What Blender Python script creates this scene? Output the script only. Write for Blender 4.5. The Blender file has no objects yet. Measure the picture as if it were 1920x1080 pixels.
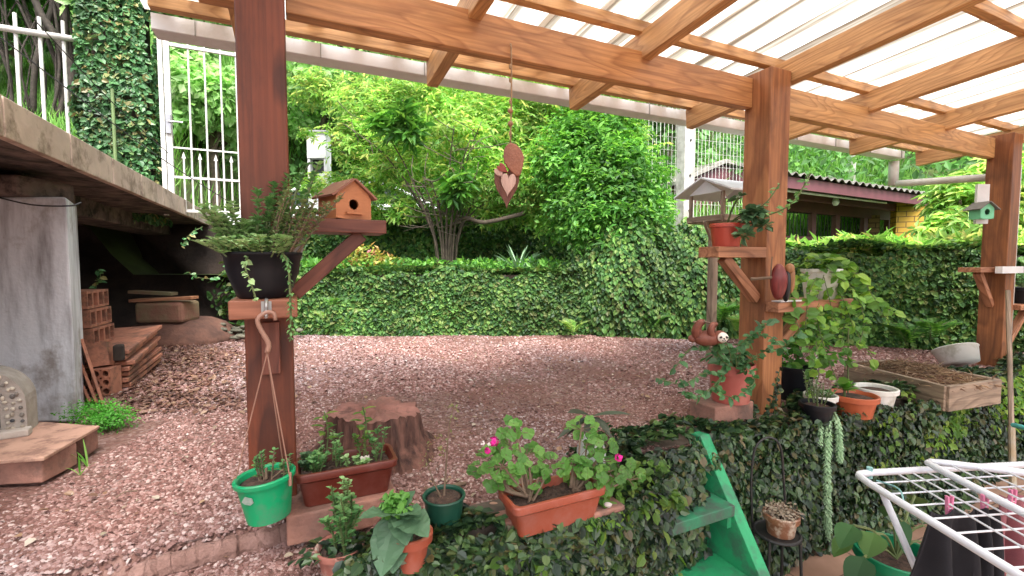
import bpy, math, random
import numpy as np
from mathutils import Vector, Matrix
C = bpy.context.scene
col = C.collection
random.seed(7); RNG = np.random.default_rng(7)
# ------------------------------------------------------------------ camera, sky, sun, exposure
EYE = np.array([0.0, 0.0, 0.8]); FPX = 870.0; PITCH = math.atan(48/870)
cam_d = bpy.data.cameras.new('camera'); cam = bpy.data.objects.new('camera', cam_d); col.objects.link(cam)
cam.location = EYE; cam.rotation_euler = (math.pi/2 - PITCH, 0, 0)
cam_d.sensor_width = 36; cam_d.lens = 36*FPX/1920; cam_d.clip_start = 0.05; cam_d.clip_end = 500
C.camera = cam
SUN_EL, SUN_AZ = math.radians(60), math.radians(165)      # azimuth measured from +Y towards +X
w = bpy.data.worlds.new("World"); C.world = w; w.use_nodes = True
wn, wl = w.node_tree.nodes, w.node_tree.links
bg = wn['Background']; sky = wn.new('ShaderNodeTexSky'); sky.sky_type = 'NISHITA'; sky.sun_disc = False
sky.sun_elevation = SUN_EL; sky.sun_rotation = SUN_AZ; sky.air_density = 1.0; sky.dust_density = 6; sky.ozone_density = 1
hs = wn.new('ShaderNodeHueSaturation'); hs.inputs['Saturation'].default_value = 0.35
wl.new(sky.outputs[0], hs.inputs['Color']); wl.new(hs.outputs[0], bg.inputs['Color']); bg.inputs['Strength'].default_value = 0.15
sd = bpy.data.lights.new('sun', 'SUN'); sd.energy = 1.7; sd.angle = math.radians(28); sd.color = (1, 0.96, 0.9)
sun = bpy.data.objects.new('sun', sd); col.objects.link(sun)
dvec = Vector((math.sin(SUN_AZ)*math.cos(SUN_EL), math.cos(SUN_AZ)*math.cos(SUN_EL), math.sin(SUN_EL)))
sun.rotation_euler = dvec.to_track_quat('Z', 'Y').to_euler()
C.view_settings.view_transform = 'Standard'; C.view_settings.look = 'None'; C.view_settings.gamma = 1
C.view_settings.exposure = 1.58
C.render.engine = 'CYCLES'
C.cycles.max_bounces = 7; C.cycles.diffuse_bounces = 4; C.cycles.glossy_bounces = 2; C.cycles.transmission_bounces = 4
C.cycles.transparent_max_bounces = 6; C.cycles.use_denoising = True
C.cycles.sample_clamp_indirect = 6
# ------------------------------------------------------------------ placement
A25 = math.radians(25)
U = np.array([math.cos(A25), math.sin(A25), 0]); V = np.array([-math.sin(A25), math.cos(A25), 0]); Z = np.array([0, 0, 1.0])
P0 = np.array([-0.726, 1.53, 0.0])
def g(t, s, z=0.0): return P0 + t*U + s*V + z*Z             # pergola frame: along the beam, towards the garden, up
def at(px, py, Y):                                          # point at depth Y seen at a photo pixel
    dx, dy = px-960.0, 540.0-py
    c, s = math.cos(PITCH), math.sin(PITCH)
    d = np.array([dx, FPX*c+dy*s, -FPX*s+dy*c])
    return EYE + d*(Y/d[1])
def on(px, py, z):                                          # point on the level z
    p = at(px, py, 1.0); d = p-EYE
    return EYE + d*((z-EYE[2])/d[2])
def nrm(a): a = np.asarray(a, float); return a/(np.linalg.norm(a, axis=-1, keepdims=True)+1e-12)
# ------------------------------------------------------------------ mesh collector
class MB:
    def __init__(s): s.v = []; s.f = []; s.n = 0; s.gc = []
    def add(s, v, f, gc=None):
        v = np.asarray(v, float).reshape(-1, 3)
        if isinstance(f, np.ndarray): s.f.append(f+s.n)
        else:
            by = {}
            for q in f: by.setdefault(len(q), []).append(q)
            for k, qs in by.items(): s.f.append(np.array(qs)+s.n)
        s.v.append(v); s.gc.append(v if gc is None else np.asarray(gc, float)); s.n += len(v)
        return s
    def bar(s, a, b, w_, h_, up=Z, ofs=None, taper=1.0):     # box from a to b, w across, h along up
        a, b = np.asarray(a, float), np.asarray(b, float); L = np.linalg.norm(b-a); x = (b-a)/L
        y = nrm(np.cross(up, x)); z = np.cross(x, y)
        if ofs is None: ofs = RNG.random(3)*20
        vs, gs = [], []
        for i, (c, k) in enumerate(((a, 1), (b, taper))):
            for sy, sz in ((-1, -1), (1, -1), (1, 1), (-1, 1)):
                vs.append(c+y*sy*w_/2*k+z*sz*h_/2*k); gs.append((i*L+ofs[0], sy*w_/2+ofs[1], sz*h_/2+ofs[2]))
        return s.add(vs, [(0, 3, 2, 1), (4, 5, 6, 7), (0, 1, 5, 4), (1, 2, 6, 5), (2, 3, 7, 6), (3, 0, 4, 7)], gs)
    def box(s, c, sz, rz=0.0):
        c = np.asarray(c, float); x = np.array([math.cos(rz), math.sin(rz), 0])*sz[0]/2
        return s.bar(c-x, c+x, sz[1], sz[2])
    def tube(s, pts, r, n=8, cap=True):
        pts = np.asarray(pts, float); k = len(pts); r = np.ones(k)*r if np.isscalar(r) else np.asarray(r, float)
        T = np.gradient(pts, axis=0); T = nrm(T)
        ref = Z if abs(T[0] @ Z) < 0.9 else np.array([1.0, 0, 0]); N = nrm(np.cross(T[0], ref)); vs = []; gs = []; L = 0
        for i in range(k):
            N = nrm(N-T[i]*(N@T[i])); B = np.cross(T[i], N)
            if i: L += np.linalg.norm(pts[i]-pts[i-1])
            a = np.arange(n)*2*math.pi/n
            vs.append(pts[i]+r[i]*(np.cos(a)[:, None]*N+np.sin(a)[:, None]*B))
            gs.append(np.stack([np.full(n, L), r[i]*np.cos(a), r[i]*np.sin(a)], 1))
        f = []
        for i in range(k-1):
            for j in range(n): f.append((i*n+j, i*n+(j+1) % n, (i+1)*n+(j+1) % n, (i+1)*n+j))
        if cap: f.append(tuple(range(n))[::-1]); f.append(tuple((k-1)*n+j for j in range(n)))
        return s.add(np.concatenate(vs), f, np.concatenate(gs))
    def lathe(s, prof, c, n=28, tilt=None, sx=1.0, sy=1.0):   # prof [(r,z)] bottom to top
        a = np.arange(n)*2*math.pi/n; vs = []
        for r, z in prof: vs.append(np.stack([r*sx*np.cos(a), r*sy*np.sin(a), np.full(n, z)], 1))
        v = np.concatenate(vs); gc = v.copy()
        if tilt is not None: v = v @ np.array(tilt).T
        f = []; k = len(prof)
        for i in range(k-1):
            for j in range(n): f.append((i*n+j, i*n+(j+1) % n, (i+1)*n+(j+1) % n, (i+1)*n+j))
        if prof[0][0] > 0.0005: f.append(tuple(range(n))[::-1])
        if prof[-1][0] > 0.0005: f.append(tuple((k-1)*n+j for j in range(n)))
        return s.add(v+np.asarray(c, float), f, gc)
    def prism(s, poly, o, ex, ey, d):                          # polygon in plane o+ex*x+ey*y, pushed by vector d
        o, ex, ey, d = (np.asarray(q, float) for q in (o, ex, ey, d)); n = len(poly)
        a = np.array([o+ex*p[0]+ey*p[1] for p in poly]); v = np.concatenate([a, a+d])
        f = [tuple(range(n))[::-1], tuple(range(n, 2*n))]+[(i, (i+1) % n, n+(i+1) % n, n+i) for i in range(n)]
        ga = np.array([(p[0], p[1], 0) for p in poly]); gb = ga+np.array([0, 0, np.linalg.norm(d)])
        return s.add(v, f, np.concatenate([ga, gb]))
    def blob(s, c, r, n=10, m=8, noise=0.0, R=None, seed=0):
        rg = np.random.default_rng(seed); vs = []; ph = rg.random(6)*6
        for i in range(m+1):
            th = math.pi*i/m
            for j in range(n):
                a = 2*math.pi*j/n; q = np.array([math.sin(th)*math.cos(a), math.sin(th)*math.sin(a), math.cos(th)])
                k = 1+noise*(math.sin(3*q[0]+ph[0])+math.sin(4*q[1]+ph[1])+math.sin(5*q[2]+ph[2]))/3
                vs.append(q*k)
        v = np.array(vs)*np.asarray(r, float)
        if R is not None: v = v @ np.array(R).T
        f = [(i*n+j, (i+1)*n+j, (i+1)*n+(j+1) % n, i*n+(j+1) % n) for i in range(m) for j in range(n)]
        return s.add(v+np.asarray(c, float), f)
    def build(s, name, mat, parent=None, smooth=False, bevel=0, sub=0):
        base = np.zeros(3); p = parent
        while p is not None: base = base+np.array(p.location); p = p.parent
        V_ = np.concatenate(s.v)-base; me = bpy.data.meshes.new(name)
        me.vertices.add(len(V_)); me.vertices.foreach_set('co', V_.astype(np.float32).ravel())
        sizes = np.concatenate([np.full(len(q), q.shape[1]) for q in s.f]); loops = np.concatenate([q.ravel() for q in s.f])
        me.loops.add(len(loops)); me.loops.foreach_set('vertex_index', loops.astype(np.int32))
        me.polygons.add(len(sizes)); st = np.concatenate([[0], np.cumsum(sizes)[:-1]])
        me.polygons.foreach_set('loop_start', st.astype(np.int32))
        me.update(calc_edges=True); me.validate(clean_customdata=False)
        G = np.concatenate(s.gc)
        if len(G) == len(me.vertices):
            at_ = me.attributes.new('gco', 'FLOAT_VECTOR', 'POINT'); at_.data.foreach_set('vector', G.astype(np.float32).ravel())
        me.polygons.foreach_set('use_smooth', np.full(len(me.polygons), bool(smooth)))
        me.materials.append(mat)
        o = bpy.data.objects.new(name, me); col.objects.link(o)
        if parent: o.parent = parent
        if bevel:
            b = o.modifiers.new('b', 'BEVEL'); b.width = bevel; b.segments = 2; b.limit_method = 'ANGLE'; b.angle_limit = math.radians(28)
        if sub:
            b = o.modifiers.new('s', 'SUBSURF'); b.levels = sub; b.render_levels = sub
        return o
def tag(o, label=None, cat=None, group=None, kind=None):
    if label: o['label'] = label
    if cat: o['category'] = cat
    if group: o['group'] = group
    if kind: o['kind'] = kind
    return o
def thing(name, label, cat, loc=(0, 0, 0), group=None):
    o = bpy.data.objects.new(name, None); col.objects.link(o); o.location = tuple(float(x) for x in loc); o.empty_display_size = .1
    return tag(o, label, cat, group)
# ------------------------------------------------------------------ materials
def newmat(name):
    m = bpy.data.materials.new(name); m.use_nodes = True; nt = m.node_tree; return m, nt.nodes, nt.links, nt.nodes['Principled BSDF']
def ramp(n, stops):
    r = n.new('ShaderNodeValToRGB'); e = r.color_ramp.elements
    while len(e) < len(stops): e.new(0.5)
    for q, (p, c) in zip(e, stops): q.position = p; q.color = (*c, 1)
    return r
def mat(name, c, c2=None, rough=0.6, scale=8, bump=0.1, bscale=60, dirt=None, dscale=3, metal=0, spec=0.5, coord='Object', stretch=(1, 1, 1)):
    m, n, l, b = newmat(name); tc = n.new('ShaderNodeTexCoord'); mp = n.new('ShaderNodeMapping'); mp.inputs['Scale'].default_value = stretch
    l.new(tc.outputs[coord], mp.inputs[0])
    no = n.new('ShaderNodeTexNoise'); no.inputs['Scale'].default_value = scale; no.inputs['Detail'].default_value = 6; no.inputs['Roughness'].default_value = .6
    l.new(mp.outputs[0], no.inputs['Vector'])
    c2 = c2 or tuple(x*0.7 for x in c)
    r = ramp(n, [(0.35, c2), (0.65, c)]); l.new(no.outputs['Fac'], r.inputs[0]); out = r.outputs[0]
    if dirt:
        n2 = n.new('ShaderNodeTexNoise'); n2.inputs['Scale'].default_value = dscale; n2.inputs['Detail'].default_value = 8; n2.inputs['Roughness'].default_value = .7
        l.new(mp.outputs[0], n2.inputs['Vector']); r2 = ramp(n, [(0.48, (0, 0, 0)), (0.62, (1, 1, 1))]); l.new(n2.outputs['Fac'], r2.inputs[0])
        mx = n.new('ShaderNodeMixRGB'); mx.inputs[2].default_value = (*dirt, 1); l.new(r2.outputs[0], mx.inputs[0]); l.new(out, mx.inputs[1]); out = mx.outputs[0]
    l.new(out, b.inputs['Base Color']); b.inputs['Roughness'].default_value = rough; b.inputs['Metallic'].default_value = metal
    b.inputs['Specular IOR Level'].default_value = spec
    if bump:
        nb = n.new('ShaderNodeTexNoise'); nb.inputs['Scale'].default_value = bscale; nb.inputs['Detail'].default_value = 5; l.new(mp.outputs[0], nb.inputs['Vector'])
        bp = n.new('ShaderNodeBump'); bp.inputs['Strength'].default_value = bump; bp.inputs['Distance'].default_value = .01; l.new(nb.outputs['Fac'], bp.inputs['Height']); l.new(bp.outputs[0], b.inputs['Normal'])
    return m
def wood(name, light, dark, stain=None, rough=0.55, rings=16):
    m, n, l, b = newmat(name); a = n.new('ShaderNodeAttribute'); a.attribute_name = 'gco'
    mp = n.new('ShaderNodeMapping'); mp.inputs['Scale'].default_value = (0.9, 5, 5); l.new(a.outputs['Vector'], mp.inputs[0])
    no = n.new('ShaderNodeTexNoise'); no.inputs['Scale'].default_value = 1.1; no.inputs['Detail'].default_value = 2; no.inputs['Roughness'].default_value = .4; l.new(mp.outputs[0], no.inputs['Vector'])
    mu = n.new('ShaderNodeMath'); mu.operation = 'MULTIPLY'; mu.inputs[1].default_value = rings; l.new(no.outputs['Fac'], mu.inputs[0])
    fr = n.new('ShaderNodeMath'); fr.operation = 'FRACT'; l.new(mu.outputs[0], fr.inputs[0])
    r = ramp(n, [(0, light), (0.55, tuple(.75*x+.25*y for x, y in zip(light, dark))), (0.85, dark), (1.0, light)]); l.new(fr.outputs[0], r.inputs[0])
    m2 = n.new('ShaderNodeMapping'); m2.inputs['Scale'].default_value = (2.5, 90, 90); l.new(a.outputs['Vector'], m2.inputs[0])
    n2 = n.new('ShaderNodeTexNoise'); n2.inputs['Scale'].default_value = 1.0; n2.inputs['Detail'].default_value = 4; l.new(m2.outputs[0], n2.inputs['Vector'])
    mx = n.new('ShaderNodeMixRGB'); mx.blend_type = 'MULTIPLY'; r2 = ramp(n, [(0.3, (.6, .55, .5)), (0.6, (1.05, 1.05, 1.05))]); l.new(n2.outputs['Fac'], r2.inputs[0])
    mx.inputs[0].default_value = .8; l.new(r.outputs[0], mx.inputs[1]); l.new(r2.outputs[0], mx.inputs[2]); out = mx.outputs[0]
    n3 = n.new('ShaderNodeTexNoise'); n3.inputs['Scale'].default_value = 3.2; n3.inputs['Detail'].default_value = 5; n3.inputs['Roughness'].default_value = .65
    m3 = n.new('ShaderNodeMapping'); m3.inputs['Scale'].default_value = (.8, 2.5, 2.5); l.new(a.outputs['Vector'], m3.inputs[0]); l.new(m3.outputs[0], n3.inputs['Vector'])
    r3 = ramp(n, [(0.45, (0, 0, 0)), (0.7, (1, 1, 1))]); l.new(n3.outputs['Fac'], r3.inputs[0])
    mx2 = n.new('ShaderNodeMixRGB'); mx2.inputs[2].default_value = (*(stain or tuple(.55*x for x in dark)), 1); l.new(out, mx2.inputs[1])
    k = n.new('ShaderNodeMath'); k.operation = 'MULTIPLY'; k.inputs[1].default_value = .75 if stain else .6; l.new(r3.outputs[0], k.inputs[0]); l.new(k.outputs[0], mx2.inputs[0])
    l.new(mx2.outputs[0], b.inputs['Base Color']); b.inputs['Roughness'].default_value = rough
    bp = n.new('ShaderNodeBump'); bp.inputs['Strength'].default_value = .25; bp.inputs['Distance'].default_value = .004; l.new(n2.outputs['Fac'], bp.inputs['Height']); l.new(bp.outputs[0], b.inputs['Normal'])
    return m
def leafmat(name, cols, trans=0.35, rough=0.45, spec=0.4, tint=None):
    m, n, l, b = newmat(name); ge = n.new('ShaderNodeNewGeometry')
    k = len(cols); r = ramp(n, [(i/max(1, k-1), c) for i, c in enumerate(cols)]); l.new(ge.outputs['Random Per Island'], r.inputs[0])
    tc = n.new('ShaderNodeTexCoord'); no = n.new('ShaderNodeTexNoise'); no.inputs['Scale'].default_value = 1.6; no.inputs['Detail'].default_value = 3; l.new(tc.outputs['Object'], no.inputs['Vector'])
    hv = n.new('ShaderNodeHueSaturation'); rr = n.new('ShaderNodeMapRange'); rr.inputs[1].default_value = .35; rr.inputs[2].default_value = .65; rr.inputs[3].default_value = .6; rr.inputs[4].default_value = 1.3
    l.new(no.outputs['Fac'], rr.inputs[0]); l.new(rr.outputs[0], hv.inputs['Value']); l.new(r.outputs[0], hv.inputs['Color'])
    l.new(hv.outputs[0], b.inputs['Base Color']); b.inputs['Roughness'].default_value = rough; b.inputs['Specular IOR Level'].default_value = spec
    if trans:
        t = n.new('ShaderNodeBsdfTranslucent'); g2 = n.new('ShaderNodeHueSaturation'); g2.inputs['Saturation'].default_value = 1.1; g2.inputs['Value'].default_value = 1.7; g2.inputs['Hue'].default_value = .485
        l.new(hv.outputs[0], g2.inputs['Color']); l.new(g2.outputs[0], t.inputs['Color'])
        mx = n.new('ShaderNodeMixShader'); mx.inputs[0].default_value = trans; l.new(b.outputs[0], mx.inputs[1]); l.new(t.outputs[0], mx.inputs[2]); l.new(mx.outputs[0], n['Material Output'].inputs[0])
    return m
# ------------------------------------------------------------------ leaf tools
OVATE = (np.array([(0, 0, 0), (.22, .33, .09), (.62, .33, .07), (1, 0, -.12), (.62, -.33, .07), (.22, -.33, .09)]), np.array([(0, 3, 2, 1), (0, 5, 4, 3)]))
DIAM = (np.array([(0, 0, 0), (.45, .26, .06), (1, 0, 0), (.45, -.26, .06)]), np.array([(0, 2, 1), (0, 3, 2)]))
NARROW = (np.array([(0, 0, 0), (.5, .13, .03), (1, 0, -.1), (.5, -.13, .03)]), np.array([(0, 2, 1), (0, 3, 2)]))
GRASS = (np.array([(0, .03, 0), (0, -.03, 0), (.6, -.02, .0), (.6, .02, .0), (1, 0, -.12)]), [np.array([(0, 1, 2, 3)]), np.array([(3, 2, 4)])])
def palm(k, spread, wid, ln=1.0):
    v, f = [], []
    for i in range(k):
        a = math.radians(spread)*(i/(k-1)-.5) if spread < 360 else 2*math.pi*i/k
        L = ln*(1-.25*abs(i/(k-1)-.5)*2 if spread < 360 else 1); c, s = math.cos(a), math.sin(a); o = len(v)
        for x, y, z in ((0, 0, 0), (.5, wid, .04), (1, 0, -.15), (.5, -wid, .04)): v.append((.0+L*(c*x-s*y), L*(s*x+c*y), z))
        f += [(o, o+2, o+1), (o, o+3, o+2)]
    return np.array(v), np.array(f)
PALM5 = palm(5, 230, .15); PALM7 = palm(7, 300, .14)
def leaves(mb, tpl, pos, xd, nr, size):
    pos = np.asarray(pos, float); N = len(pos)
    if N == 0: return
    xd = nrm(xd); y = nrm(np.cross(nr, xd)); z = np.cross(xd, y); size = np.ones(N)*size
    tv, tf = tpl; k = len(tv)
    v = pos[:, None, :]+size[:, None, None]*(tv[None, :, 0:1]*xd[:, None, :]+tv[None, :, 1:2]*y[:, None, :]+tv[None, :, 2:3]*z[:, None, :])
    fs = tf if isinstance(tf, list) else [tf]; o = mb.n
    mb.v.append(v.reshape(-1, 3)); mb.gc.append(v.reshape(-1, 3)); mb.n += N*k
    for q in fs: mb.f.append((q[None]+(np.arange(N)*k)[:, None, None]).reshape(-1, q.shape[1])+o)
def rnd(n): return nrm(RNG.normal(size=(n, 3)))
def crown(mb, tpl, clumps, n, size, out=0.5, up=0.4, hollow=.35):
    wts = np.array([c[1] if np.isscalar(c[1]) else np.prod(c[1])**(1/3) for c in clumps])**2; idx = RNG.choice(len(clumps), n, p=wts/wts.sum())
    ctr = np.array([c[0] for c in clumps])[idx]; rad = np.array([np.ones(3)*c[1] for c in clumps])[idx]
    d = rnd(n); rr = (hollow+(1-hollow)*RNG.random(n)**.6)[:, None]*(1+.12*RNG.normal(size=(n, 1)))
    p = ctr+d*rad*rr; nn = nrm(d*out+up*Z+rnd(n)*.6); x = nrm(np.cross(nn, rnd(n)))+d*.5-Z*.25
    leaves(mb, tpl, p, x, nn, size*(.6+.8*RNG.random(n)))
def ivy_sheet(mb, o, ax, up, W, H, n, size, bulge=.08, tpl=OVATE, seed=0, ragged=0.05, top=True, pick=None):
    """leaves hanging over a wall face: o corner, ax along, up, outward = ax x up"""
    ax, up = nrm(ax), nrm(up); out = np.cross(ax, up); rg = np.random.default_rng(seed); ph = rg.random(8)*6
    a = rg.random(n)*W; b = rg.random(n)**.95*H
    if pick is not None: k = pick(a, b); a, b = a[k], b[k]; n = len(a)
    lump = .5+.25*np.sin(a*3.1+ph[0]+b*2)+.2*np.sin(a*7.3+ph[1]-b*5)+.15*np.sin(b*9+ph[2]+a*2.2)
    edge = 1+ragged*(np.sin(a*5+ph[3])+np.sin(a*13+ph[4]))/1.0
    p = o+a[:, None]*ax+(b*edge)[:, None]*up+(lump*bulge+rg.random(n)*bulge*.5)[:, None]*out
    nn = nrm(out*.9+up*.6+rg.normal(size=(n, 3))*.5); x = nrm(-up*.75+ax*rg.normal(size=(n, 1))*.9+out*.5*rg.random((n, 1))+rg.normal(size=(n, 3))*.3)
    leaves(mb, tpl, p, x, nn, size*(.55+.9*rg.random(n)))
def blade(mb, base, d, L, W, droop=.4, up=Z, fold=.12, n=8, prof=.9, twist=0.0, wave=0.0):
    base = np.asarray(base, float); d = nrm(d); pts = [base]; cur = d.copy(); side = nrm(np.cross(d, up)+1e-6)
    if twist: side = nrm(side*math.cos(twist)+np.cross(side, d)*math.sin(twist))
    for i in range(n): cur = nrm(cur-Z*droop/n); pts.append(pts[-1]+cur*L/n)
    pts = np.array(pts); v = []
    for i in range(n+1):
        t = i/n; w_ = W/2*max(.02, math.sin(math.pi*min(1, t**prof)))**.8; Tn = nrm(pts[min(n, i+1)]-pts[max(0, i-1)]); nn = nrm(np.cross(side, Tn))
        for a in (-1, -.5, 0, .5, 1):
            v.append(pts[i]+side*w_*a+nn*(fold*w_*abs(a)+wave*w_*math.sin(i*2.3+a*2)*abs(a)))
    f = [(i*5+j, i*5+j+1, (i+1)*5+j+1, (i+1)*5+j) for i in range(n) for j in range(4)]
    mb.add(v, f); return pts[-1]
def disc_leaf(mb, c, nr, r, n=12, lobes=5, amp=.12):
    c = np.asarray(c, float); nr = nrm(nr); x = nrm(np.cross(nr, rnd(1)[0])); y = np.cross(nr, x); v = [c-nr*r*.12]
    for i in range(n):
        a = 2*math.pi*i/n; q = r*(1+amp*math.cos(lobes*a)); q *= .55 if i == 0 else 1
        v.append(c+q*(math.cos(a)*x+math.sin(a)*y)+nr*r*.1*math.sin(a*lobes))
    mb.add(v, [(0, i+1, (i+1) % n+1) for i in range(n)])
def curve(pts, n=14):                                        # smooth polyline through control points
    P = np.asarray(pts, float); k = len(P)
    if k == 2: return P[0]+(P[1]-P[0])*np.linspace(0, 1, n)[:, None]
    E = np.vstack([2*P[0]-P[1], P, 2*P[-1]-P[-2]]); out = []
    for i in range(k-1):
        a, b, c, d = E[i:i+4]
        for t in np.linspace(0, 1, max(2, n//(k-1)), endpoint=False):
            out.append(.5*(2*b+(c-a)*t+(2*a-5*b+4*c-d)*t*t+(3*b-a-3*c+d)*t**3))
    out.append(P[-1]); return np.array(out)
def sprigs(mbs, mbl, base, n, h, spread, ll, tpl=DIAM, per=26, lean=(0, 0, 0), rad=.03, st=.002, up=.6):
    """n upright shoots with small leaves set round the stem"""
    base = np.asarray(base, float)
    for i in range(n):
        a = RNG.random()*6.28; r0 = rad*RNG.random()**.5; b = base+np.array([math.cos(a)*r0, math.sin(a)*r0, 0])
        H = h*(.6+.5*RNG.random()); tip = b+np.array([math.cos(a)*spread*RNG.random(), math.sin(a)*spread*RNG.random(), H])+np.asarray(lean)*H
        c = curve([b, (b+tip)/2+np.array([0, 0, H*.1])+rnd(1)[0]*H*.06, tip], 10); mbs.tube(c, np.linspace(st*1.5, st*.7, len(c)), 5)
        k = per; t = np.sort(.15+.85*RNG.random(k)); p = np.array([np.interp(t, np.linspace(0, 1, len(c)), c[:, j]) for j in range(3)]).T
        an = np.arange(k)*2.4+a; d = np.stack([np.cos(an), np.sin(an), np.full(k, up)], 1); leaves(mbl, tpl, p, d, nrm(Z+rnd(k)*.25-d*.5+1e-3), ll*(.6+.6*RNG.random(k)))
def vine(mbs, mbl, pts, n, size, tpl=OVATE, r=.0015, hang=.5):
    c = curve(pts, 22); mbs.tube(c, r, 5); t = np.linspace(.05, 1, n); L = np.linspace(0, 1, len(c))
    p = np.array([np.interp(t, L, c[:, j]) for j in range(3)]).T
    d = rnd(n)*np.array([1, 1, .5])-Z*hang*RNG.random((n, 1)); nn = nrm(Z*.7+np.array([0, -.8, 0])+rnd(n)*.6)
    leaves(mbl, tpl, p, d, nn, size*(.6+.7*RNG.random(n)))
def pot_profile(rt, rb, h, rim=.012, rimh=.025, th=.006):
    return [(rb, 0), (rb+(rt-rb)*(1-rimh/h), h-rimh), (rt+rim*.5, h-rimh+.001), (rt+rim*.6, h-.003), (rt+rim*.3, h), (rt-th*.3, h), (rt-th, h-.004), (rb-th+(rt-rb)*.75, h*.72)]
def pot(root, c, rt, rb, h, m, soil, rim=.012, rimh=.025, tilt=None, soil_z=.85, part='pot'):
    b = MB(); b.lathe(pot_profile(rt, rb, h, rim, rimh), c, 36, tilt); o = b.build(part, m, root, smooth=True, bevel=0)
    o.data.polygons.foreach_set('use_smooth', np.full(len(o.data.polygons), True))
    try: o.data.set_sharp_from_angle(angle=math.radians(35))
    except Exception: pass
    if soil:
        s = MB(); zz = h*soil_z; rr = rb+(rt-rb)*soil_z-.006
        s.lathe([(rr, zz-.004), (rr*.75, zz+.003), (rr*.4, zz-.002), (0.0001, zz+.004)], c, 24, tilt); s.build('soil', soil, root, smooth=True)
    return o
# ================================================================== MATERIALS
W_BEAM = wood('pine_orange', (.55, .265, .105), (.38, .16, .06), rough=.5)
W_RAFT = wood('pine_rafter', (.62, .35, .15), (.43, .215, .085), rough=.55, rings=22)
W_P1 = wood('post_red', (.18, .043, .018), (.075, .017, .008), stain=(.045, .012, .007), rings=6)
W_P2 = wood('post_brown', (.40, .17, .07), (.27, .1, .04), stain=(.11, .042, .022), rings=7)
W_P3 = wood('post_dark', (.28, .105, .038), (.17, .06, .022), stain=(.08, .028, .014), rings=7)
W_SHELF = wood('shelf_wood', (.47, .22, .12), (.25, .1, .05), rings=14)
W_RED = wood('shelf_red', (.22, .07, .045), (.11, .03, .02), rings=8)
W_GREY = wood('weathered', (.36, .27, .2), (.2, .14, .1), stain=(.09, .07, .05), rings=12)
WHITE = mat('white_paint', (.72, .72, .74), (.6, .6, .62), rough=.45, scale=6, bump=.03)
GUTTER = mat('gutter_white', (.74, .75, .78), (.66, .67, .69), rough=.4, scale=5, bump=.02, dirt=(.6, .61, .6), dscale=4)
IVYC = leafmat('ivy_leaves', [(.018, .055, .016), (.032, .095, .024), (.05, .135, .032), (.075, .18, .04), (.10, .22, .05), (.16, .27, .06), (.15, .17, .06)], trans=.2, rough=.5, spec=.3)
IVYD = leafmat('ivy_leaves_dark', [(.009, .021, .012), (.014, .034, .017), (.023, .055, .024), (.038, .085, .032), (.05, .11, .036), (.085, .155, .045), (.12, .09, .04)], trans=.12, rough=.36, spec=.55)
IVYCOL = leafmat('ivy_leaves_column', [(.04, .11, .045), (.06, .17, .06), (.085, .22, .08), (.12, .28, .1), (.3, .25, .1)], trans=.18, rough=.4)
LIME = leafmat('lime_leaves', [(.13, .3, .06), (.2, .42, .09), (.29, .5, .13), (.4, .58, .18), (.56, .56, .18)], trans=.5, rough=.45)
MID = leafmat('mid_leaves', [(.045, .15, .03), (.08, .24, .045), (.13, .33, .06), (.22, .44, .09)], trans=.45, rough=.45)
FORD = leafmat('forest_dark', [(.05, .13, .035), (.08, .2, .05), (.11, .27, .07), (.16, .35, .1)], trans=.4, rough=.5)
FORL = leafmat('forest_light', [(.16, .34, .1), (.23, .44, .14), (.32, .52, .2), (.42, .6, .28)], trans=.4, rough=.5)
GRASSM = leafmat('grass_blades', [(.08, .24, .03), (.13, .34, .05), (.2, .42, .08), (.3, .5, .15)], trans=.4, rough=.5)
BARKD = mat('dark_bark', (.07, .055, .045), (.03, .025, .02), scale=14, bump=.6, bscale=40, rough=.9)
BARK = mat('bark', (.2, .15, .11), (.08, .06, .045), scale=14, bump=.6, bscale=40, rough=.85)
CONC = None
def concrete():
    m, n, l, b = newmat('concrete_pillar'); tc = n.new('ShaderNodeTexCoord')
    mp = n.new('ShaderNodeMapping'); mp.inputs['Scale'].default_value = (5, 5, .9); l.new(tc.outputs['Object'], mp.inputs[0])
    a = n.new('ShaderNodeTexNoise'); a.inputs['Scale'].default_value = 1.6; a.inputs['Detail'].default_value = 7; a.inputs['Roughness'].default_value = .62; l.new(mp.outputs[0], a.inputs[0])
    r = ramp(n, [(.28, (.24, .22, .225)), (.4, (.48, .48, .51)), (.5, (.68, .69, .73)), (.7, (.8, .8, .84))]); l.new(a.outputs['Fac'], r.inputs[0])
    c = n.new('ShaderNodeTexNoise'); c.inputs['Scale'].default_value = 2.2; c.inputs['Detail'].default_value = 6; c.inputs['Roughness'].default_value = .7; l.new(tc.outputs['Object'], c.inputs[0])
    r2 = ramp(n, [(.54, (0, 0, 0)), (.66, (.75, .75, .75))]); l.new(c.outputs['Fac'], r2.inputs[0])
    mx = n.new('ShaderNodeMixRGB'); mx.inputs[2].default_value = (.2, .15, .12, 1); l.new(r2.outputs[0], mx.inputs[0]); l.new(r.outputs[0], mx.inputs[1])
    l.new(mx.outputs[0], b.inputs['Base Color']); b.inputs['Roughness'].default_value = .8
    d = n.new('ShaderNodeTexNoise'); d.inputs['Scale'].default_value = 45; d.inputs['Detail'].default_value = 6; l.new(tc.outputs['Object'], d.inputs[0])
    bp = n.new('ShaderNodeBump'); bp.inputs['Strength'].default_value = .35; bp.inputs['Distance'].default_value = .01; l.new(d.outputs['Fac'], bp.inputs['Height']); l.new(bp.outputs[0], b.inputs['Normal'])
    return m
CONC = concrete()
SOFF = mat('slab_underside', (.2, .14, .12), (.05, .038, .032), scale=7, rough=.9, bump=1.0, bscale=14, dirt=(.015, .012, .012), dscale=6)
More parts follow.
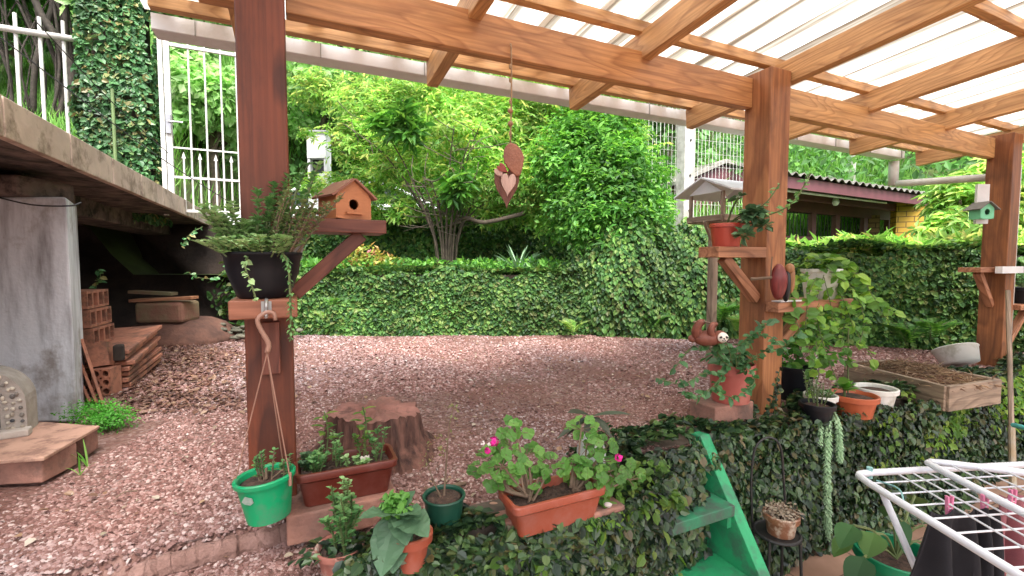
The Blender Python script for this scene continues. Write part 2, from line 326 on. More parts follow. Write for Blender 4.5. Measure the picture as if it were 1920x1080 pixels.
TILEM = mat('edge_tiles', (.62, .47, .38), (.46, .34, .27), scale=5, rough=.6, bump=.2, bscale=30, dirt=(.22, .15, .11), dscale=6)
EARTH = mat('earth', (.17, .08, .055), (.08, .04, .03), scale=7, rough=.95, bump=.9, bscale=30)
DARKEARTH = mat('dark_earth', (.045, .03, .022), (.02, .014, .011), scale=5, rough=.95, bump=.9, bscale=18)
SOIL = mat('pot_soil', (.1, .058, .042), (.028, .017, .014), scale=55, rough=.95, bump=1, bscale=110)
BRICK = mat('brick_block', (.4, .2, .15), (.24, .12, .095), scale=8, rough=.85, bump=.5, bscale=50, dirt=(.17, .1, .08), dscale=6)
CLAY = mat('clay_tile', (.46, .19, .115), (.3, .12, .075), scale=9, rough=.8, bump=.35, bscale=60, dirt=(.16, .075, .05), dscale=7)
TERRA = mat('terracotta_plastic', (.33, .072, .038), (.28, .06, .032), scale=4, rough=.42, bump=.03, dirt=(.33, .1, .07), dscale=9)
BROWNP = mat('brown_plastic', (.13, .022, .013), (.11, .019, .011), scale=4, rough=.4, bump=.03, dirt=(.15, .04, .03), dscale=9)
BLACKP = mat('black_plastic', (.010, .011, .015), (.007, .007, .010), scale=4, rough=.4, bump=.02, spec=.25)
WHITEP = mat('white_plastic', (.72, .72, .7), (.62, .62, .59), scale=5, rough=.45, bump=.03, dirt=(.42, .42, .36), dscale=7)
STEM = mat('green_stem', (.13, .17, .06), (.07, .1, .035), rough=.6, bump=0)
TWIG = mat('twig', (.22, .15, .1), (.12, .08, .055), rough=.8, bump=.3, bscale=80)
STEEL = mat('white_metal', (.68, .68, .66), (.55, .52, .48), rough=.4, scale=9, bump=.03)
DARKM = mat('dark_metal', (.02, .02, .022), (.012, .012, .013), rough=.45, bump=.05)
# ---- gravel ground
def gravel_ground():
    m, n, l, b = newmat('gravel_ground'); tc = n.new('ShaderNodeTexCoord')
    vo = n.new('ShaderNodeTexVoronoi'); vo.inputs['Scale'].default_value = 62; l.new(tc.outputs['Object'], vo.inputs['Vector'])
    sp = n.new('ShaderNodeSeparateColor'); l.new(vo.outputs['Color'], sp.inputs[0])
    r = ramp(n, [(0, (.1, .05, .04)), (.4, (.17, .085, .07)), (.75, (.22, .13, .11)), (1, (.3, .21, .19))]); l.new(sp.outputs[0], r.inputs[0])
    no = n.new('ShaderNodeTexNoise'); no.inputs['Scale'].default_value = 1.3; no.inputs['Detail'].default_value = 6; no.inputs['Roughness'].default_value = .65; l.new(tc.outputs['Object'], no.inputs[0])
    r2 = ramp(n, [(.42, (0, 0, 0)), (.62, (1, 1, 1))]); l.new(no.outputs['Fac'], r2.inputs[0])
    mx = n.new('ShaderNodeMixRGB'); mx.inputs[2].default_value = (.16, .068, .05, 1); l.new(r.outputs[0], mx.inputs[1]); l.new(r2.outputs[0], mx.inputs[0])
    l.new(mx.outputs[0], b.inputs['Base Color']); b.inputs['Roughness'].default_value = .85
    bp = n.new('ShaderNodeBump'); bp.inputs['Strength'].default_value = .8; bp.inputs['Distance'].default_value = .01; bp.invert = True; l.new(vo.outputs['Distance'], bp.inputs['Height']); l.new(bp.outputs[0], b.inputs['Normal'])
    return m
GRAV = gravel_ground()
def pebble_mat():
    m, n, l, b = newmat('pebbles'); ge = n.new('ShaderNodeNewGeometry')
    r = ramp(n, [(0, (.10, .045, .036)), (.3, (.19, .094, .08)), (.6, (.26, .148, .13)), (.88, (.34, .23, .21)), (1, (.45, .36, .33))]); l.new(ge.outputs['Random Per Island'], r.inputs[0])
    tc = n.new('ShaderNodeTexCoord'); no = n.new('ShaderNodeTexNoise'); no.inputs['Scale'].default_value = .75; no.inputs['Detail'].default_value = 4; l.new(tc.outputs['Object'], no.inputs[0])
    r2 = ramp(n, [(.45, (0, 0, 0)), (.62, (1, 1, 1))]); l.new(no.outputs['Fac'], r2.inputs[0])
    mx = n.new('ShaderNodeMixRGB'); mx.blend_type = 'MULTIPLY'; mx.inputs[2].default_value = (.82, .98, 1.08, 1); l.new(r2.outputs[0], mx.inputs[0]); l.new(r.outputs[0], mx.inputs[1])
    n5 = n.new('ShaderNodeTexNoise'); n5.inputs['Scale'].default_value = 1.1; n5.inputs['Detail'].default_value = 7; n5.inputs['Roughness'].default_value = .7; mp5 = n.new('ShaderNodeMapping'); mp5.inputs['Location'].default_value = (3, 7, 1); l.new(tc.outputs['Object'], mp5.inputs[0]); l.new(mp5.outputs[0], n5.inputs[0])
    r5 = ramp(n, [(.34, (.64, .54, .5)), (.46, (1.02, .95, .94)), (.6, (1.2, 1.18, 1.18))]); l.new(n5.outputs['Fac'], r5.inputs[0]); m5 = n.new('ShaderNodeMixRGB'); m5.blend_type = 'MULTIPLY'; m5.inputs[0].default_value = 1; l.new(mx.outputs[0], m5.inputs[1]); l.new(r5.outputs[0], m5.inputs[2])
    l.new(m5.outputs[0], b.inputs['Base Color']); b.inputs['Roughness'].default_value = .8; return m
PEBM = pebble_mat()
# ================================================================== THE SETTING
def gz(X, Y): return .012*np.sin(X*1.7+1)*np.sin(Y*1.3)+.008*np.sin(X*4.1+Y*3.3)
PAT = -.68
S1, S2, TK = -.43, -.215, 1.20
def dz_(t, s): return -.058*(np.clip((-.115-s)/.02, 0, 1)*np.clip((.24-t)/.05, 0, 1))
def garden():
    b = MB()
    def grid(t0, t1, nt, s0, s1, ns, skirt):
        T = np.linspace(t0, t1, nt); S = np.linspace(s0, s1, ns); tt, ss = np.meshgrid(T, S, indexing='ij')
        P = P0[None, None]+tt[..., None]*U+ss[..., None]*V; P[..., 2] = gz(P[..., 0], P[..., 1])+dz_(tt, ss)
        f = [(i*ns+j, (i+1)*ns+j, (i+1)*ns+j+1, i*ns+j+1) for i in range(nt-1) for j in range(ns-1)]
        b.add(P.reshape(-1, 3), f)
    grid(-14, 14, 340, S2-.01, .1, 14, True); grid(-14, 14, 113, .1, 11, 46, True); grid(-14, TK, 400, S1+.01, S2-.01, 12, True); grid(-3, .2, 40, -1.3, S1+.01, 8, True)
    return tag(b.build('gravel_ground', GRAV, smooth=True), kind='structure')
garden()
def patio_mat():
    m, n, l, b = newmat('patio_tiles'); tc = n.new('ShaderNodeTexCoord'); mp = n.new('ShaderNodeMapping'); mp.inputs['Rotation'].default_value = (0, 0, -A25); l.new(tc.outputs['Object'], mp.inputs[0])
    br = n.new('ShaderNodeTexBrick'); br.offset = 0; br.inputs['Scale'].default_value = 1; br.inputs['Brick Width'].default_value = .42; br.inputs['Row Height'].default_value = .42; br.inputs['Mortar Size'].default_value = .004
    br.inputs['Color1'].default_value = (.42, .26, .19, 1); br.inputs['Color2'].default_value = (.37, .23, .17, 1); br.inputs['Mortar'].default_value = (.12, .08, .06, 1); l.new(mp.outputs[0], br.inputs[0])
    no = n.new('ShaderNodeTexNoise'); no.inputs['Scale'].default_value = 5; no.inputs['Detail'].default_value = 8; l.new(tc.outputs['Object'], no.inputs[0]); r = ramp(n, [(.4, (.6, .55, .5)), (.65, (1, 1, 1))]); l.new(no.outputs['Fac'], r.inputs[0])
    mx = n.new('ShaderNodeMixRGB'); mx.blend_type = 'MULTIPLY'; mx.inputs[0].default_value = .7; l.new(br.outputs[0], mx.inputs[1]); l.new(r.outputs[0], mx.inputs[2]); l.new(mx.outputs[0], b.inputs['Base Color']); b.inputs['Roughness'].default_value = .5; return m
b = MB(); b.add([g(-9, -7, PAT), g(11, -7, PAT), g(11, S2+.02, PAT), g(-9, S2+.02, PAT)], [(0, 1, 2, 3)]); tag(b.build('patio_floor', patio_mat()), kind='structure')
# hill and street behind the garden
def hz(X, Y):
    z = np.where(Y < 7.25, .66, .85)
    z = np.where(Y > 9.6, .85+(Y-9.6)*.72, z)
    bank = 1.3+np.clip(Y-5.4, 0, 99)*.7
    k = np.clip((-4.35-.16*(Y-5)-X)/.5, 0, 1)
    z = z*(1-k)+np.maximum(z, bank)*k
    return z+.12*np.sin(X*1.3)*np.sin(Y*.9)*np.clip((Y-9)/4, 0, 1)
X = np.concatenate([np.linspace(-45, -9, 18), np.linspace(-8.6, 3, 50), np.linspace(4, 60, 24)]); Y = np.concatenate([np.linspace(5.32, 10, 34), np.linspace(10.5, 40, 40)])
xx, yy = np.meshgrid(X, Y, indexing='ij'); b = MB()
b.add(np.stack([xx, yy, hz(xx, yy)], -1).reshape(-1, 3), [(i*len(Y)+j, (i+1)*len(Y)+j, (i+1)*len(Y)+j+1, i*len(Y)+j+1) for i in range(len(X)-1) for j in range(len(Y)-1)])
HILLM = mat('hill_soil', (.09, .14, .03), (.05, .06, .02), scale=1.5, rough=.95, bump=.6, bscale=12)
tag(b.build('hillside', HILLM, smooth=True), kind='structure')
# garden side retaining walls carrying ivy (left hedge run, tall clump, right run)
def wall(name, label, a, b_, z0, z1, th, m, ivy, n, size, bulge, seed, group=None, top_ivy=True, side=False, pick=None, ragged=.05):
    a, b_ = np.asarray(a, float), np.asarray(b_, float); d = b_-a; d[2] = 0; L = np.linalg.norm(d); ax = d/L; out = np.cross(ax, Z)
    r = thing(name, label, 'wall', (a[0], a[1], z0), group)
    w_ = MB(); w_.bar(a-out*th/2+Z*(-a[2]+(z0+z1)/2), b_-out*th/2+Z*(-b_[2]+(z0+z1)/2), th, z1-z0); w_.build('masonry', m, r)
    q = MB(); o = np.array([a[0], a[1], z0]); ivy_sheet(q, o, ax, Z, L, z1-z0+.04, n, size, bulge, seed=seed, ragged=ragged, pick=pick)
    if top_ivy:
        ivy_sheet(q, o+Z*(z1-z0)+out*bulge*.8, ax, nrm(-out+Z*.02), L, th+bulge, int(n*.22), size, bulge*.7, seed=seed+5)
    if side: ivy_sheet(q, o-out*th, out, Z, th+bulge, z1-z0+.04, int(n*.12), size, bulge*.6, seed=seed+9)
    q.build('ivy', ivy, r); return r
MAS = mat('old_masonry', (.16, .12, .095), (.07, .055, .045), scale=6, rough=.9, bump=.6, bscale=25)
wall('garden_wall', 'low dark green ivy covered wall across the far edge of the gravel', (-2.75, 5.12, 0), (1.05, 5.12, 0), 0, .66, .3, MAS, IVYC, 30000, .045, .09, 3)
wall('garden_wall', 'ivy covered wall on the right behind the wooden planter bed', (2.55, 4.9, 0), (6.4, 3.5, 0), 0, .86, .3, MAS, IVYC, 34000, .045, .14, 4, ragged=.03)
wall('terrace_wall', 'ivy covered wall behind the multi stemmed shrub and below the parked car', (-3.3, 7.15, 0), (2.4, 7.15, 0), .6, 1.5, .25, MAS, IVYC, 15000, .06, .12, 6)
# patio retaining wall with ivy
r = thing('retaining_wall', 'dark ivy covered retaining wall beside the green stairs and below the potted plants', 'wall', g(3, S2, PAT))
def wallseg(mb, t0, t1, s, th=.16, z1=.0): mb.bar(g(t0, s+th/2, (PAT+z1)/2), g(t1, s+th/2, (PAT+z1)/2), th, z1-PAT)
b = MB(); wallseg(b, TK-.16, 9, S2, .14, .012); wallseg(b, .22, TK, S1, .13, .012); b.build('masonry', MAS, r, bevel=.01)
q = MB(); o = g(1.19, S2, PAT)
ivy_sheet(q, o, U, Z, 8, .72, 68000, .033, .13, seed=11, ragged=.02, pick=lambda a, b_: ~((a > .31) & (a < .45) & (b_ > .22)))
ivy_sheet(q, o+Z*.69+(-V)*.06, U, nrm(V), 8, .2, 9500, .034, .06, seed=12, ragged=.2, pick=lambda a, b_: ((np.sin(a*5.1)+np.sin(a*11)*.6 > -.4) | (b_ < .09)) & ~((a > .30) & (a < .46) & (b_ < .1)))
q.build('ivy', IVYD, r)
q = MB(); ivy_sheet(q, g(.1, S1, PAT), U, Z, TK-.1, .71, 24000, .031, .08, seed=13, ragged=.02)
ivy_sheet(q, g(TK, S1, PAT), V, Z, S2-S1+.08, .72, 5000, .032, .05, seed=14)
ivy_sheet(q, g(.15, S1-.04, .01), U, nrm(V), TK-.15, .14, 3400, .03, .035, seed=15, ragged=.25, pick=lambda a, b_: (np.sin(a*4.3+1.5)*.5+np.sin(a*9)*.35 > -.25+b_*6))
ivy_sheet(q, g(TK-.42, S1, .01), U, nrm(V), .42, .3, 2200, .034, .05, seed=16, ragged=.15, pick=lambda a, b_: (a > .36-b_*.5))
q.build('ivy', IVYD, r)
LIMEI = leafmat('young_ivy', [(.07, .18, .03), (.12, .26, .04), (.18, .34, .06), (.28, .38, .08)], trans=.4)
q = MB(); ivy_sheet(q, g(TK-.5, S1-.05, -.07), U, nrm(V*.7+Z), .5, .17, 300, .034, .09, seed=18, pick=lambda a, b_: (a > .1)); 
ivy_sheet(q, g(3.1, S2-.1, -.2), U, nrm(Z+V*.35), 2.6, .26, 800, .036, .09, seed=19); ivy_sheet(q, g(2.6, S2-.1, -.3), U, Z, 3, .33, 420, .036, .08, seed=29)
ivy_sheet(q, g(.3, S1-.07, -.35), U, Z, .9, .36, 90, .036, .05, seed=20); q.build('young_ivy', LIMEI, r)
# ================================================================== SLAB, PILLAR (left)
SE = np.array([-1.85, 1.68, 0.0]); SZ0, SZ1 = 1.262, 1.4
r = thing('concrete_slab', 'raised concrete slab with tiled edge and stained dark underside', 'slab', (SE[0]-2, SE[1]+2, SZ0))
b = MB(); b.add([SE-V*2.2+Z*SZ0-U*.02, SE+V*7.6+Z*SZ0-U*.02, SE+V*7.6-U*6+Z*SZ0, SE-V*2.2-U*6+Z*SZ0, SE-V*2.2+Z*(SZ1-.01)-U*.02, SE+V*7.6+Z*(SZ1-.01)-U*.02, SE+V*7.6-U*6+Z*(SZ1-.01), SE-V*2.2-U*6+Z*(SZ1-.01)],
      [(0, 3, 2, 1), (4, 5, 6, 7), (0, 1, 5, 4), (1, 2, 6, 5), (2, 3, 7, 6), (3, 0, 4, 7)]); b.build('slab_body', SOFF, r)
k = -2.2
tl = [.52, .44, .5, .5, .5, .5, .52, .5, .52, .5, .5, .5, .5, .5, .5, .5, .5, .5, .5]
b = MB(); i = 0
while k < 7.5:
    L = .56; b.bar(SE+V*k+U*.0+Z*(SZ0+SZ1)/2, SE+V*(k+L-.008)+Z*(SZ0+SZ1)/2, .036, SZ1-SZ0+.012+.003*(i % 2)); k += L; i += 1
b.build('edge_tiles', TILEM, r, bevel=.004)
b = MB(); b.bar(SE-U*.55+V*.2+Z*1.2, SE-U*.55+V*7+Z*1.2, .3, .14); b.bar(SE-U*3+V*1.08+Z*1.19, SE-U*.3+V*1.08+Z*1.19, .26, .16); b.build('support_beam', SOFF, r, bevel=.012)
# pillar
r = thing('concrete_pillar', 'thick stained concrete pillar under the slab', 'pillar', (-2.7, 2.6, 0))
pc = np.array([-2.10, 2.36, 0]); b = MB()
a0 = pc-U*.42*0+V*0
px_ = on(146, 792, 0); w1 = px_; w0 = w1-np.array([1.15, -.02, 0]); d = np.array([.02, .0, 0])
dirn = nrm(w0-w1); back = nrm(np.array([-.655, .755, 0]))
b.add([w1, w1+back*.42+np.array([.03, 0, 0]), w0+back*.42, w0]+[q+Z*1.12 for q in (w1, w1+back*.42+np.array([.03, 0, 0]), w0+back*.42, w0)], [(0, 1, 2, 3), (4, 7, 6, 5), (0, 4, 5, 1), (1, 5, 6, 2), (2, 6, 7, 3), (3, 7, 4, 0)])
b.build('shaft', CONC, r, bevel=.012)
b = MB(); b.bar(w0+Z*1.17+back*.12, w1+Z*1.17+back*.12-dirn*-.1, .3, .1); b.build('cap', SOFF, r, bevel=.02)
# earth bank closing the void under the slab
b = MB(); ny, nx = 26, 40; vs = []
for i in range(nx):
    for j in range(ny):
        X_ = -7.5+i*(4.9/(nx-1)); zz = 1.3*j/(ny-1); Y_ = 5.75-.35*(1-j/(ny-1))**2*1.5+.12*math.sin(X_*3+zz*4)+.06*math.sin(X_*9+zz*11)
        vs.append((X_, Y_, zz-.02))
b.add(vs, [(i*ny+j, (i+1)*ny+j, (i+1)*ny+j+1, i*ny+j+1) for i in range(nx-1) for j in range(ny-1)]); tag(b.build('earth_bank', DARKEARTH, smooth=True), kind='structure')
# ================================================================== PERGOLA
PG = thing('pergola', 'orange pine pergola with posts, rafters, white gutter and translucent corrugated roof', 'pergola', g(2.2, 0, 0))
RH = .122
def zr(s): return 1.718-.08*s                                 # underside of rafters
for (t, wd, z0, m, zt) in ((-.132, .132, 0, W_P1, 1.86), (2.178, .15, -.10, W_P2, 1.775), (4.86, .15, 0, W_P3, 1.765)):
    b = MB(); b.bar(g(t+wd/2, -.025, z0-.02), g(t+wd/2, -.025, zt), wd, .15, up=V); b.build('post', m, PG, bevel=.005)
b = MB(); b.bar(g(-.24, .03, 1.675), g(-.134, .03, 1.675), .055, .15); b.bar(g(.002, .03, 1.675), g(2.176, .03, 1.675), .055, .15); b.build('beam', W_BEAM, PG, bevel=.004)
b = MB(); b.bar(g(2.33, .028, 1.672), g(4.858, .028, 1.668), .055, .15); b.build('beam', W_RAFT, PG, bevel=.004)
for i, tr in enumerate((-.13, .675, 1.5, 2.39, 3.25, 4.16, 5.16)):
    b = MB(); b.bar(g(tr-.027, .615, zr(.615)+RH/2), g(tr-.027, -3.2, zr(-3.2)+RH/2), .054, RH); b.build('rafter', W_RAFT, PG, bevel=.003)
b = MB(); b.bar(g(5.0, -.05, 1.69), g(5.02, -3.2, 1.69), .05, .12); 
for i, s in enumerate((.585, .02, -.66, -1.34, -2.02, -2.7)):
    b = MB(); b.bar(g(-.48, s, zr(s)+RH+.018), g(5.24, s, zr(s)+RH+.018), .045, .05); b.build('purlin', W_RAFT, PG, bevel=.003)
def roof():
    b = MB(); prof = []; t = -.52
    while t < 5.3:
        prof += [(t, 0), (t+.03, 0), (t+.045, .028), (t+.085, .028), (t+.10, 0)]; t += .19
    prof = np.array(prof); ss = np.linspace(.70, -3.25, 30); vs = []; gs = []
    for s in ss:
        for t_, h in prof: vs.append(g(t_, s, zr(s)+RH+.045+h)); gs.append((s, t_, h))
    k = len(prof); f = [(i*k+j, i*k+j+1, (i+1)*k+j+1, (i+1)*k+j) for i in range(len(ss)-1) for j in range(k-1)]
    b.add(vs, f, gs)
    m, n, l, p = newmat('roof_sheet'); a = n.new('ShaderNodeAttribute'); a.attribute_name = 'gco'
    sp = n.new('ShaderNodeSeparateXYZ'); l.new(a.outputs['Vector'], sp.inputs[0])
    mp = n.new('ShaderNodeMapping'); mp.inputs['Scale'].default_value = (.8, 9, 30); l.new(a.outputs['Vector'], mp.inputs[0])
    no = n.new('ShaderNodeTexNoise'); no.inputs['Scale'].default_value = 1.3; no.inputs['Detail'].default_value = 5; no.inputs['Roughness'].default_value = .6; l.new(mp.outputs[0], no.inputs[0])
    hh = n.new('ShaderNodeMath'); hh.operation = 'MULTIPLY'; hh.inputs[1].default_value = 9; l.new(sp.outputs['Z'], hh.inputs[0])
    su = n.new('ShaderNodeMath'); su.operation = 'ADD'; l.new(hh.outputs[0], su.inputs[0]); l.new(no.outputs['Fac'], su.inputs[1])
    r = ramp(n, [(.46, (.93, .92, .90)), (.58, (.62, .56, .48)), (.72, (.26, .2, .15)), (.95, (.13, .095, .065))]); l.new(su.outputs[0], r.inputs[0])
    t = n.new('ShaderNodeBsdfTranslucent'); l.new(r.outputs[0], t.inputs['Color']); d = n.new('ShaderNodeBsdfTransparent'); l.new(r.outputs[0], d.inputs['Color'])
    x1 = n.new('ShaderNodeMixShader'); x1.inputs[0].default_value = .12; l.new(t.outputs[0], x1.inputs[1]); l.new(d.outputs[0], x1.inputs[2])
    p.inputs['Roughness'].default_value = .35; l.new(r.outputs[0], p.inputs['Base Color'])
    x2 = n.new('ShaderNodeMixShader'); x2.inputs[0].default_value = .12; l.new(x1.outputs[0], x2.inputs[1]); l.new(p.outputs[0], x2.inputs[2]); l.new(x2.outputs[0], n['Material Output'].inputs[0])
    b.build('roof_sheet', m, PG)
roof()
# gutter : open trough with bottom and two sides
b = MB(); zc = zr(.72)+RH+.052-.025
for (s, z_, ws, hs_) in ((.70, zc-.022, .006, .062), (.80, zc-.018, .006, .072), (.75, zc-.052, .094, .006)):
    b.bar(g(-.5, s, z_), g(5.10, s, z_), ws, hs_)
b.bar(g(-.5, .75, zc-.02), g(-.494, .75, zc-.02), .09, .065); b.bar(g(5.094, .75, zc-.02), g(5.1, .75, zc-.02), .09, .065)
gt = b.build('gutter', GUTTER, PG)
BRK = mat('bracket_grey', (.35, .35, .34), rough=.4, bump=0)
for k in range(12): b = MB(); b.bar(g(-.35+k*.49, .692, zc-.024), g(-.347+k*.49, .692, zc-.024), .008, .066); b.build('bracket', BRK, gt)
b = MB(); b.tube([g(5.04, .75, zc-.08), g(5.04, .75, zc-.30)], .04, 16)
e0 = g(5.04, .75, zc-.285); e1 = g(5.09, .05, zc-.33)
b.tube(curve([e0, e0+(e1-e0)*.5, e1], 6), .03, 16); b.tube([g(5.09, -.03, zc-.26), g(5.09, -.03, zc-.4), g(5.09, -.03, .02)], .045, 16)
pp = b.build('downpipe', STEEL, PG, smooth=True)
# ================================================================== GATE, FENCE, COLUMN (upper left)
FZ = 1.4
def fence():
    a = np.array([-5.6, 3.52, 0]); L = 1.95
    r = thing('bar_fence', 'white metal bar fence standing on the slab left of the ivy column', 'fence', a+Z*FZ)
    b = MB(); k = .02
    while k < L: b.tube([a+U*k+Z*FZ, a+U*k+Z*(FZ+1.55)], .014, 8); k += .158
    b.build('bars', STEEL, r)
    b = MB(); b.tube([a+Z*(FZ+1.4)+V*-.02, a+U*L+Z*(FZ+1.4)+V*-.02], .026, 10); b.build('top_rail', STEEL, r, smooth=True)
fence()
def gate():
    a = at(316, 200, 4.5); a[2] = 0; L = .84; zt = 2.86
    r = thing('metal_gate', 'white metal gate with arrow tipped bars beside the ivy column', 'gate', a+Z*1.3)
    b = MB(); b.bar(a+Z*1.28, a+Z*(zt+.06), .045, .045, up=U); b.bar(a-U*.05+Z*1.25, a-U*.05+Z*(zt+.12), .035, .035, up=U); b.bar(a+U*L+Z*1.28, a+U*L+Z*(zt), .035, .035, up=U)
    for z_, rr in ((zt, .02), (zt-.02-.94, .01), (zt-1.24, .014), (1.3, .018)): b.bar(a+Z*z_, a+U*L+Z*z_, rr*1.5, rr*1.5)
    b.build('gate_frame', STEEL, r)
    k = 0; x = .17; pr = None
    def tipped(p, z0, z1):
        m = MB(); m.tube([p+Z*z0, p+Z*z1], .0085, 6); m.prism([(-.017, 0), (0, .06), (.017, 0), (0, -.01)], p+Z*(z1-.005)-V*.004, U, Z, V*.008); return m
    i = 0
    while x < L-.03:
        tipped(a+U*x, 1.3, zt+.13).build('gate_bar', STEEL, r); tipped(a+U*(x-.065), 1.3, zt-1.05).build('short_bar', STEEL, r); x += .132
    b = MB(); b.bar(a+U*.0+Z*2.02-V*.03, a+U*.0+Z*2.2-V*.03, .04, .03, up=V); b.tube([a-V*.05+Z*2.13, a-V*.06+U*.12+Z*2.13], .008, 8); b.build('lock', mat('lock_metal', (.4, .4, .43), rough=.35, metal=.8, bump=0), r)
gate()
cc = np.array([-3.72, 4.55, 0])
r = thing('ivy_column', 'tall square column completely wrapped in small leaved ivy', 'column', cc+Z*1.4)
b = MB(); b.bar(cc+Z*1.2, cc+Z*4.6, .36, .36, up=V); b.build('column_core', MAS, r)
q = MB()
for (o, ax) in ((cc-U*.24-V*.2, U), (cc+U*.2-V*.24, V), (cc-U*.2+V*.24, -V)): ivy_sheet(q, o+Z*1.2, ax, Z, .48, 3.4, 5200, .05, .08, seed=21, ragged=0)
q.build('ivy', IVYCOL, r)
b = MB(); b.tube([cc-V*.34+U*.0+Z*1.4, cc-V*.34+Z*2.35], .013, 8); tag(b.build('green_stake', mat('green_stake', (.16, .24, .09), rough=.6), None), 'thin green stake standing in front of the ivy column', 'stake')
for (pa, pb) in (((30, 0), (330, 300)), ((0, 70), (455, 395))):
    A_, B_ = at(*pa, 3.0), at(*pb, 4.6); mid = (A_+B_)/2-Z*.05; b = MB(); b.tube(curve([A_, mid, B_], 16), .004, 5)
    tag(b.build('cable', DARKM), 'thin black cable sagging in front of the ivy column, '+('upper of the two' if pa[0] else 'lower of the two'), 'cable')
# ================================================================== BACKGROUND PLANTS AND BUILDINGS
def tree(name, label, base, h, clumps, n, size, leaf, tpl=DIAM, trunk_r=.08, group=None, limbs=True, cat='tree', bark=BARK, out=.5, up=.4, hollow=.35, twigs=0):
    base = np.asarray(base, float); r = thing(name, label, cat, base, group); b = MB()
    top = base+Z*h; b.tube(curve([base-Z*.15, base+Z*h*.5+rnd(1)[0]*.08*h, top], 8), np.linspace(trunk_r, trunk_r*.5, 9), 8)
    if limbs:
        for c, rad in clumps:
            c = np.asarray(c, float); s = base+Z*h*(.45+.5*RNG.random()); b.tube(curve([s, (s+c)/2+Z*.1, c], 7), np.linspace(trunk_r*.45, trunk_r*.12, 7), 5)
            for k in range(twigs):
                e = c+rnd(1)[0]*np.ones(3)*rad*.85; b.tube(curve([(s+c)/2 if k % 2 else c, (c+e)/2+rnd(1)[0]*.05, e], 5), np.linspace(trunk_r*.12, .003, 5), 4)
    b.build('trunk', bark, r, smooth=True)
    q = MB(); crown(q, tpl, clumps, n, size, out, up, hollow); q.build('crown', leaf, r); return r
BARKM = mat('shrub_bark', (.13, .1, .075), (.06, .045, .035), scale=14, bump=.5, bscale=40, rough=.9)
# multi-stemmed shrub in the middle of the terrace
def shrub():
    base = at(838, 497, 6.0); base[2] = .64
    r = thing('flowering_shrub', 'large bright green shrub with many thin stems behind the low ivy wall', 'shrub', base)
    b = MB(); cl = []
    for i in range(19):
        a = RNG.random()*6.28; b0 = base+np.array([math.cos(a)*.1, math.sin(a)*.1, -.05]); k = b0+Z*(.5+.25*RNG.random())+np.array([math.cos(a)*.1, math.sin(a)*.1, 0])
        e = base+np.array([math.cos(a)*(.6+1.2*RNG.random()), math.sin(a)*.7, 1.1+.9*RNG.random()]); b.tube(curve([b0, k, (k+e)/2+Z*.2, e], 10), np.linspace(.016, .005, 10)[:len(curve([b0, k, (k+e)/2+Z*.2, e], 10))] if len(curve([b0, k, (k+e)/2+Z*.2, e], 10)) == 10 else .010, 6)
        for j in range(7):
            s = k+(e-k)*RNG.random(); f = s+rnd(1)[0]*np.array([.9, .5, .4])*.6+Z*.12; b.tube(curve([s, (s+f)/2+rnd(1)[0]*.06, f], 6), .0045, 4)
    b.tube(curve([base+Z*.62+U*.05, base+np.array([.25, -.1, .72]), base+np.array([.5, -.15, .66]), base+np.array([1.0, -.1, .78])], 10), .028, 7)
    b.build('stems', BARKM, r, smooth=True)
    for (px, py, Y, R_) in ((685, 262, 6.2, .5), (720, 200, 6.4, .65), (830, 190, 6.3, .65), (930, 230, 6.1, .6), (1010, 190, 6.3, .7), (1090, 220, 6.2, .6), (780, 300, 6.0, .55), (880, 330, 5.9, .5), (990, 330, 5.9, .55), (1080, 330, 5.9, .6), (700, 340, 6.3, .42), (600, 170, 6.8, .4), (622, 350, 6.4, .26), (590, 345, 6.6, .22), (575, 250, 7.0, .15), (1140, 270, 6.0, .5), (860, 250, 5.7, .4), (760, 385, 6.1, .3), (850, 385, 6.5, .32), (930, 395, 6.2, .32), (1010, 400, 6.1, .35), (690, 390, 6.3, .28)):
        cl.append((at(px, py, Y), np.array([R_*1.15, R_*.7, R_*.75])))
    q = MB(); crown(q, PALM5, cl, 6000, .105, .4, .8, .1); crown(q, DIAM, cl, 12000, .045, .4, .6, .1); q.build('crown', LIME, r)
    q = MB(); crown(q, PALM7, [(at(760, 235, 5.5), .2), (at(860, 350, 5.5), .17), (at(715, 225, 5.5), .14)], 130, .19, .2, 1, 0); q.build('dark_sprays', MID, r)
    return r
shrub()
# rounded dense bush right of it, leaning on the ivy
def bush():
    base = np.array([1.25, 5.6, 0]); r = thing('dense_bush', 'tall dense bush covered in bright green leaves, sloping down to the right of the shrub', 'bush', base); cl = []
    for (px, py, Y, R_) in ((1090, 300, 5.6, .55), (1130, 270, 5.7, .5), (1170, 340, 5.4, .45), (1130, 400, 5.3, .5), (1205, 420, 5.2, .35), (1080, 400, 5.5, .4), (1230, 385, 5.3, .2), (1150, 210, 6.0, .3), (1110, 220, 5.9, .45)):
        cl.append((at(px, py, Y), np.array([R_*1.1, R_*.8, R_])))
    q = MB(); q2 = MB()
    for i in range(9): q2.tube(curve([base+rnd(1)[0]*np.array([.2, .1, 0]), base+Z*.7+rnd(1)[0]*.3, cl[i][0]], 8), .018, 6)
    q2.build('stems', BARK, r, smooth=True); crown(q, DIAM, cl, 21000, .062, .5, .6, .15); crown(q, PALM5, cl[:4], 1500, .1, .5, .8, .5); q.build('crown', MID, r)
bush()
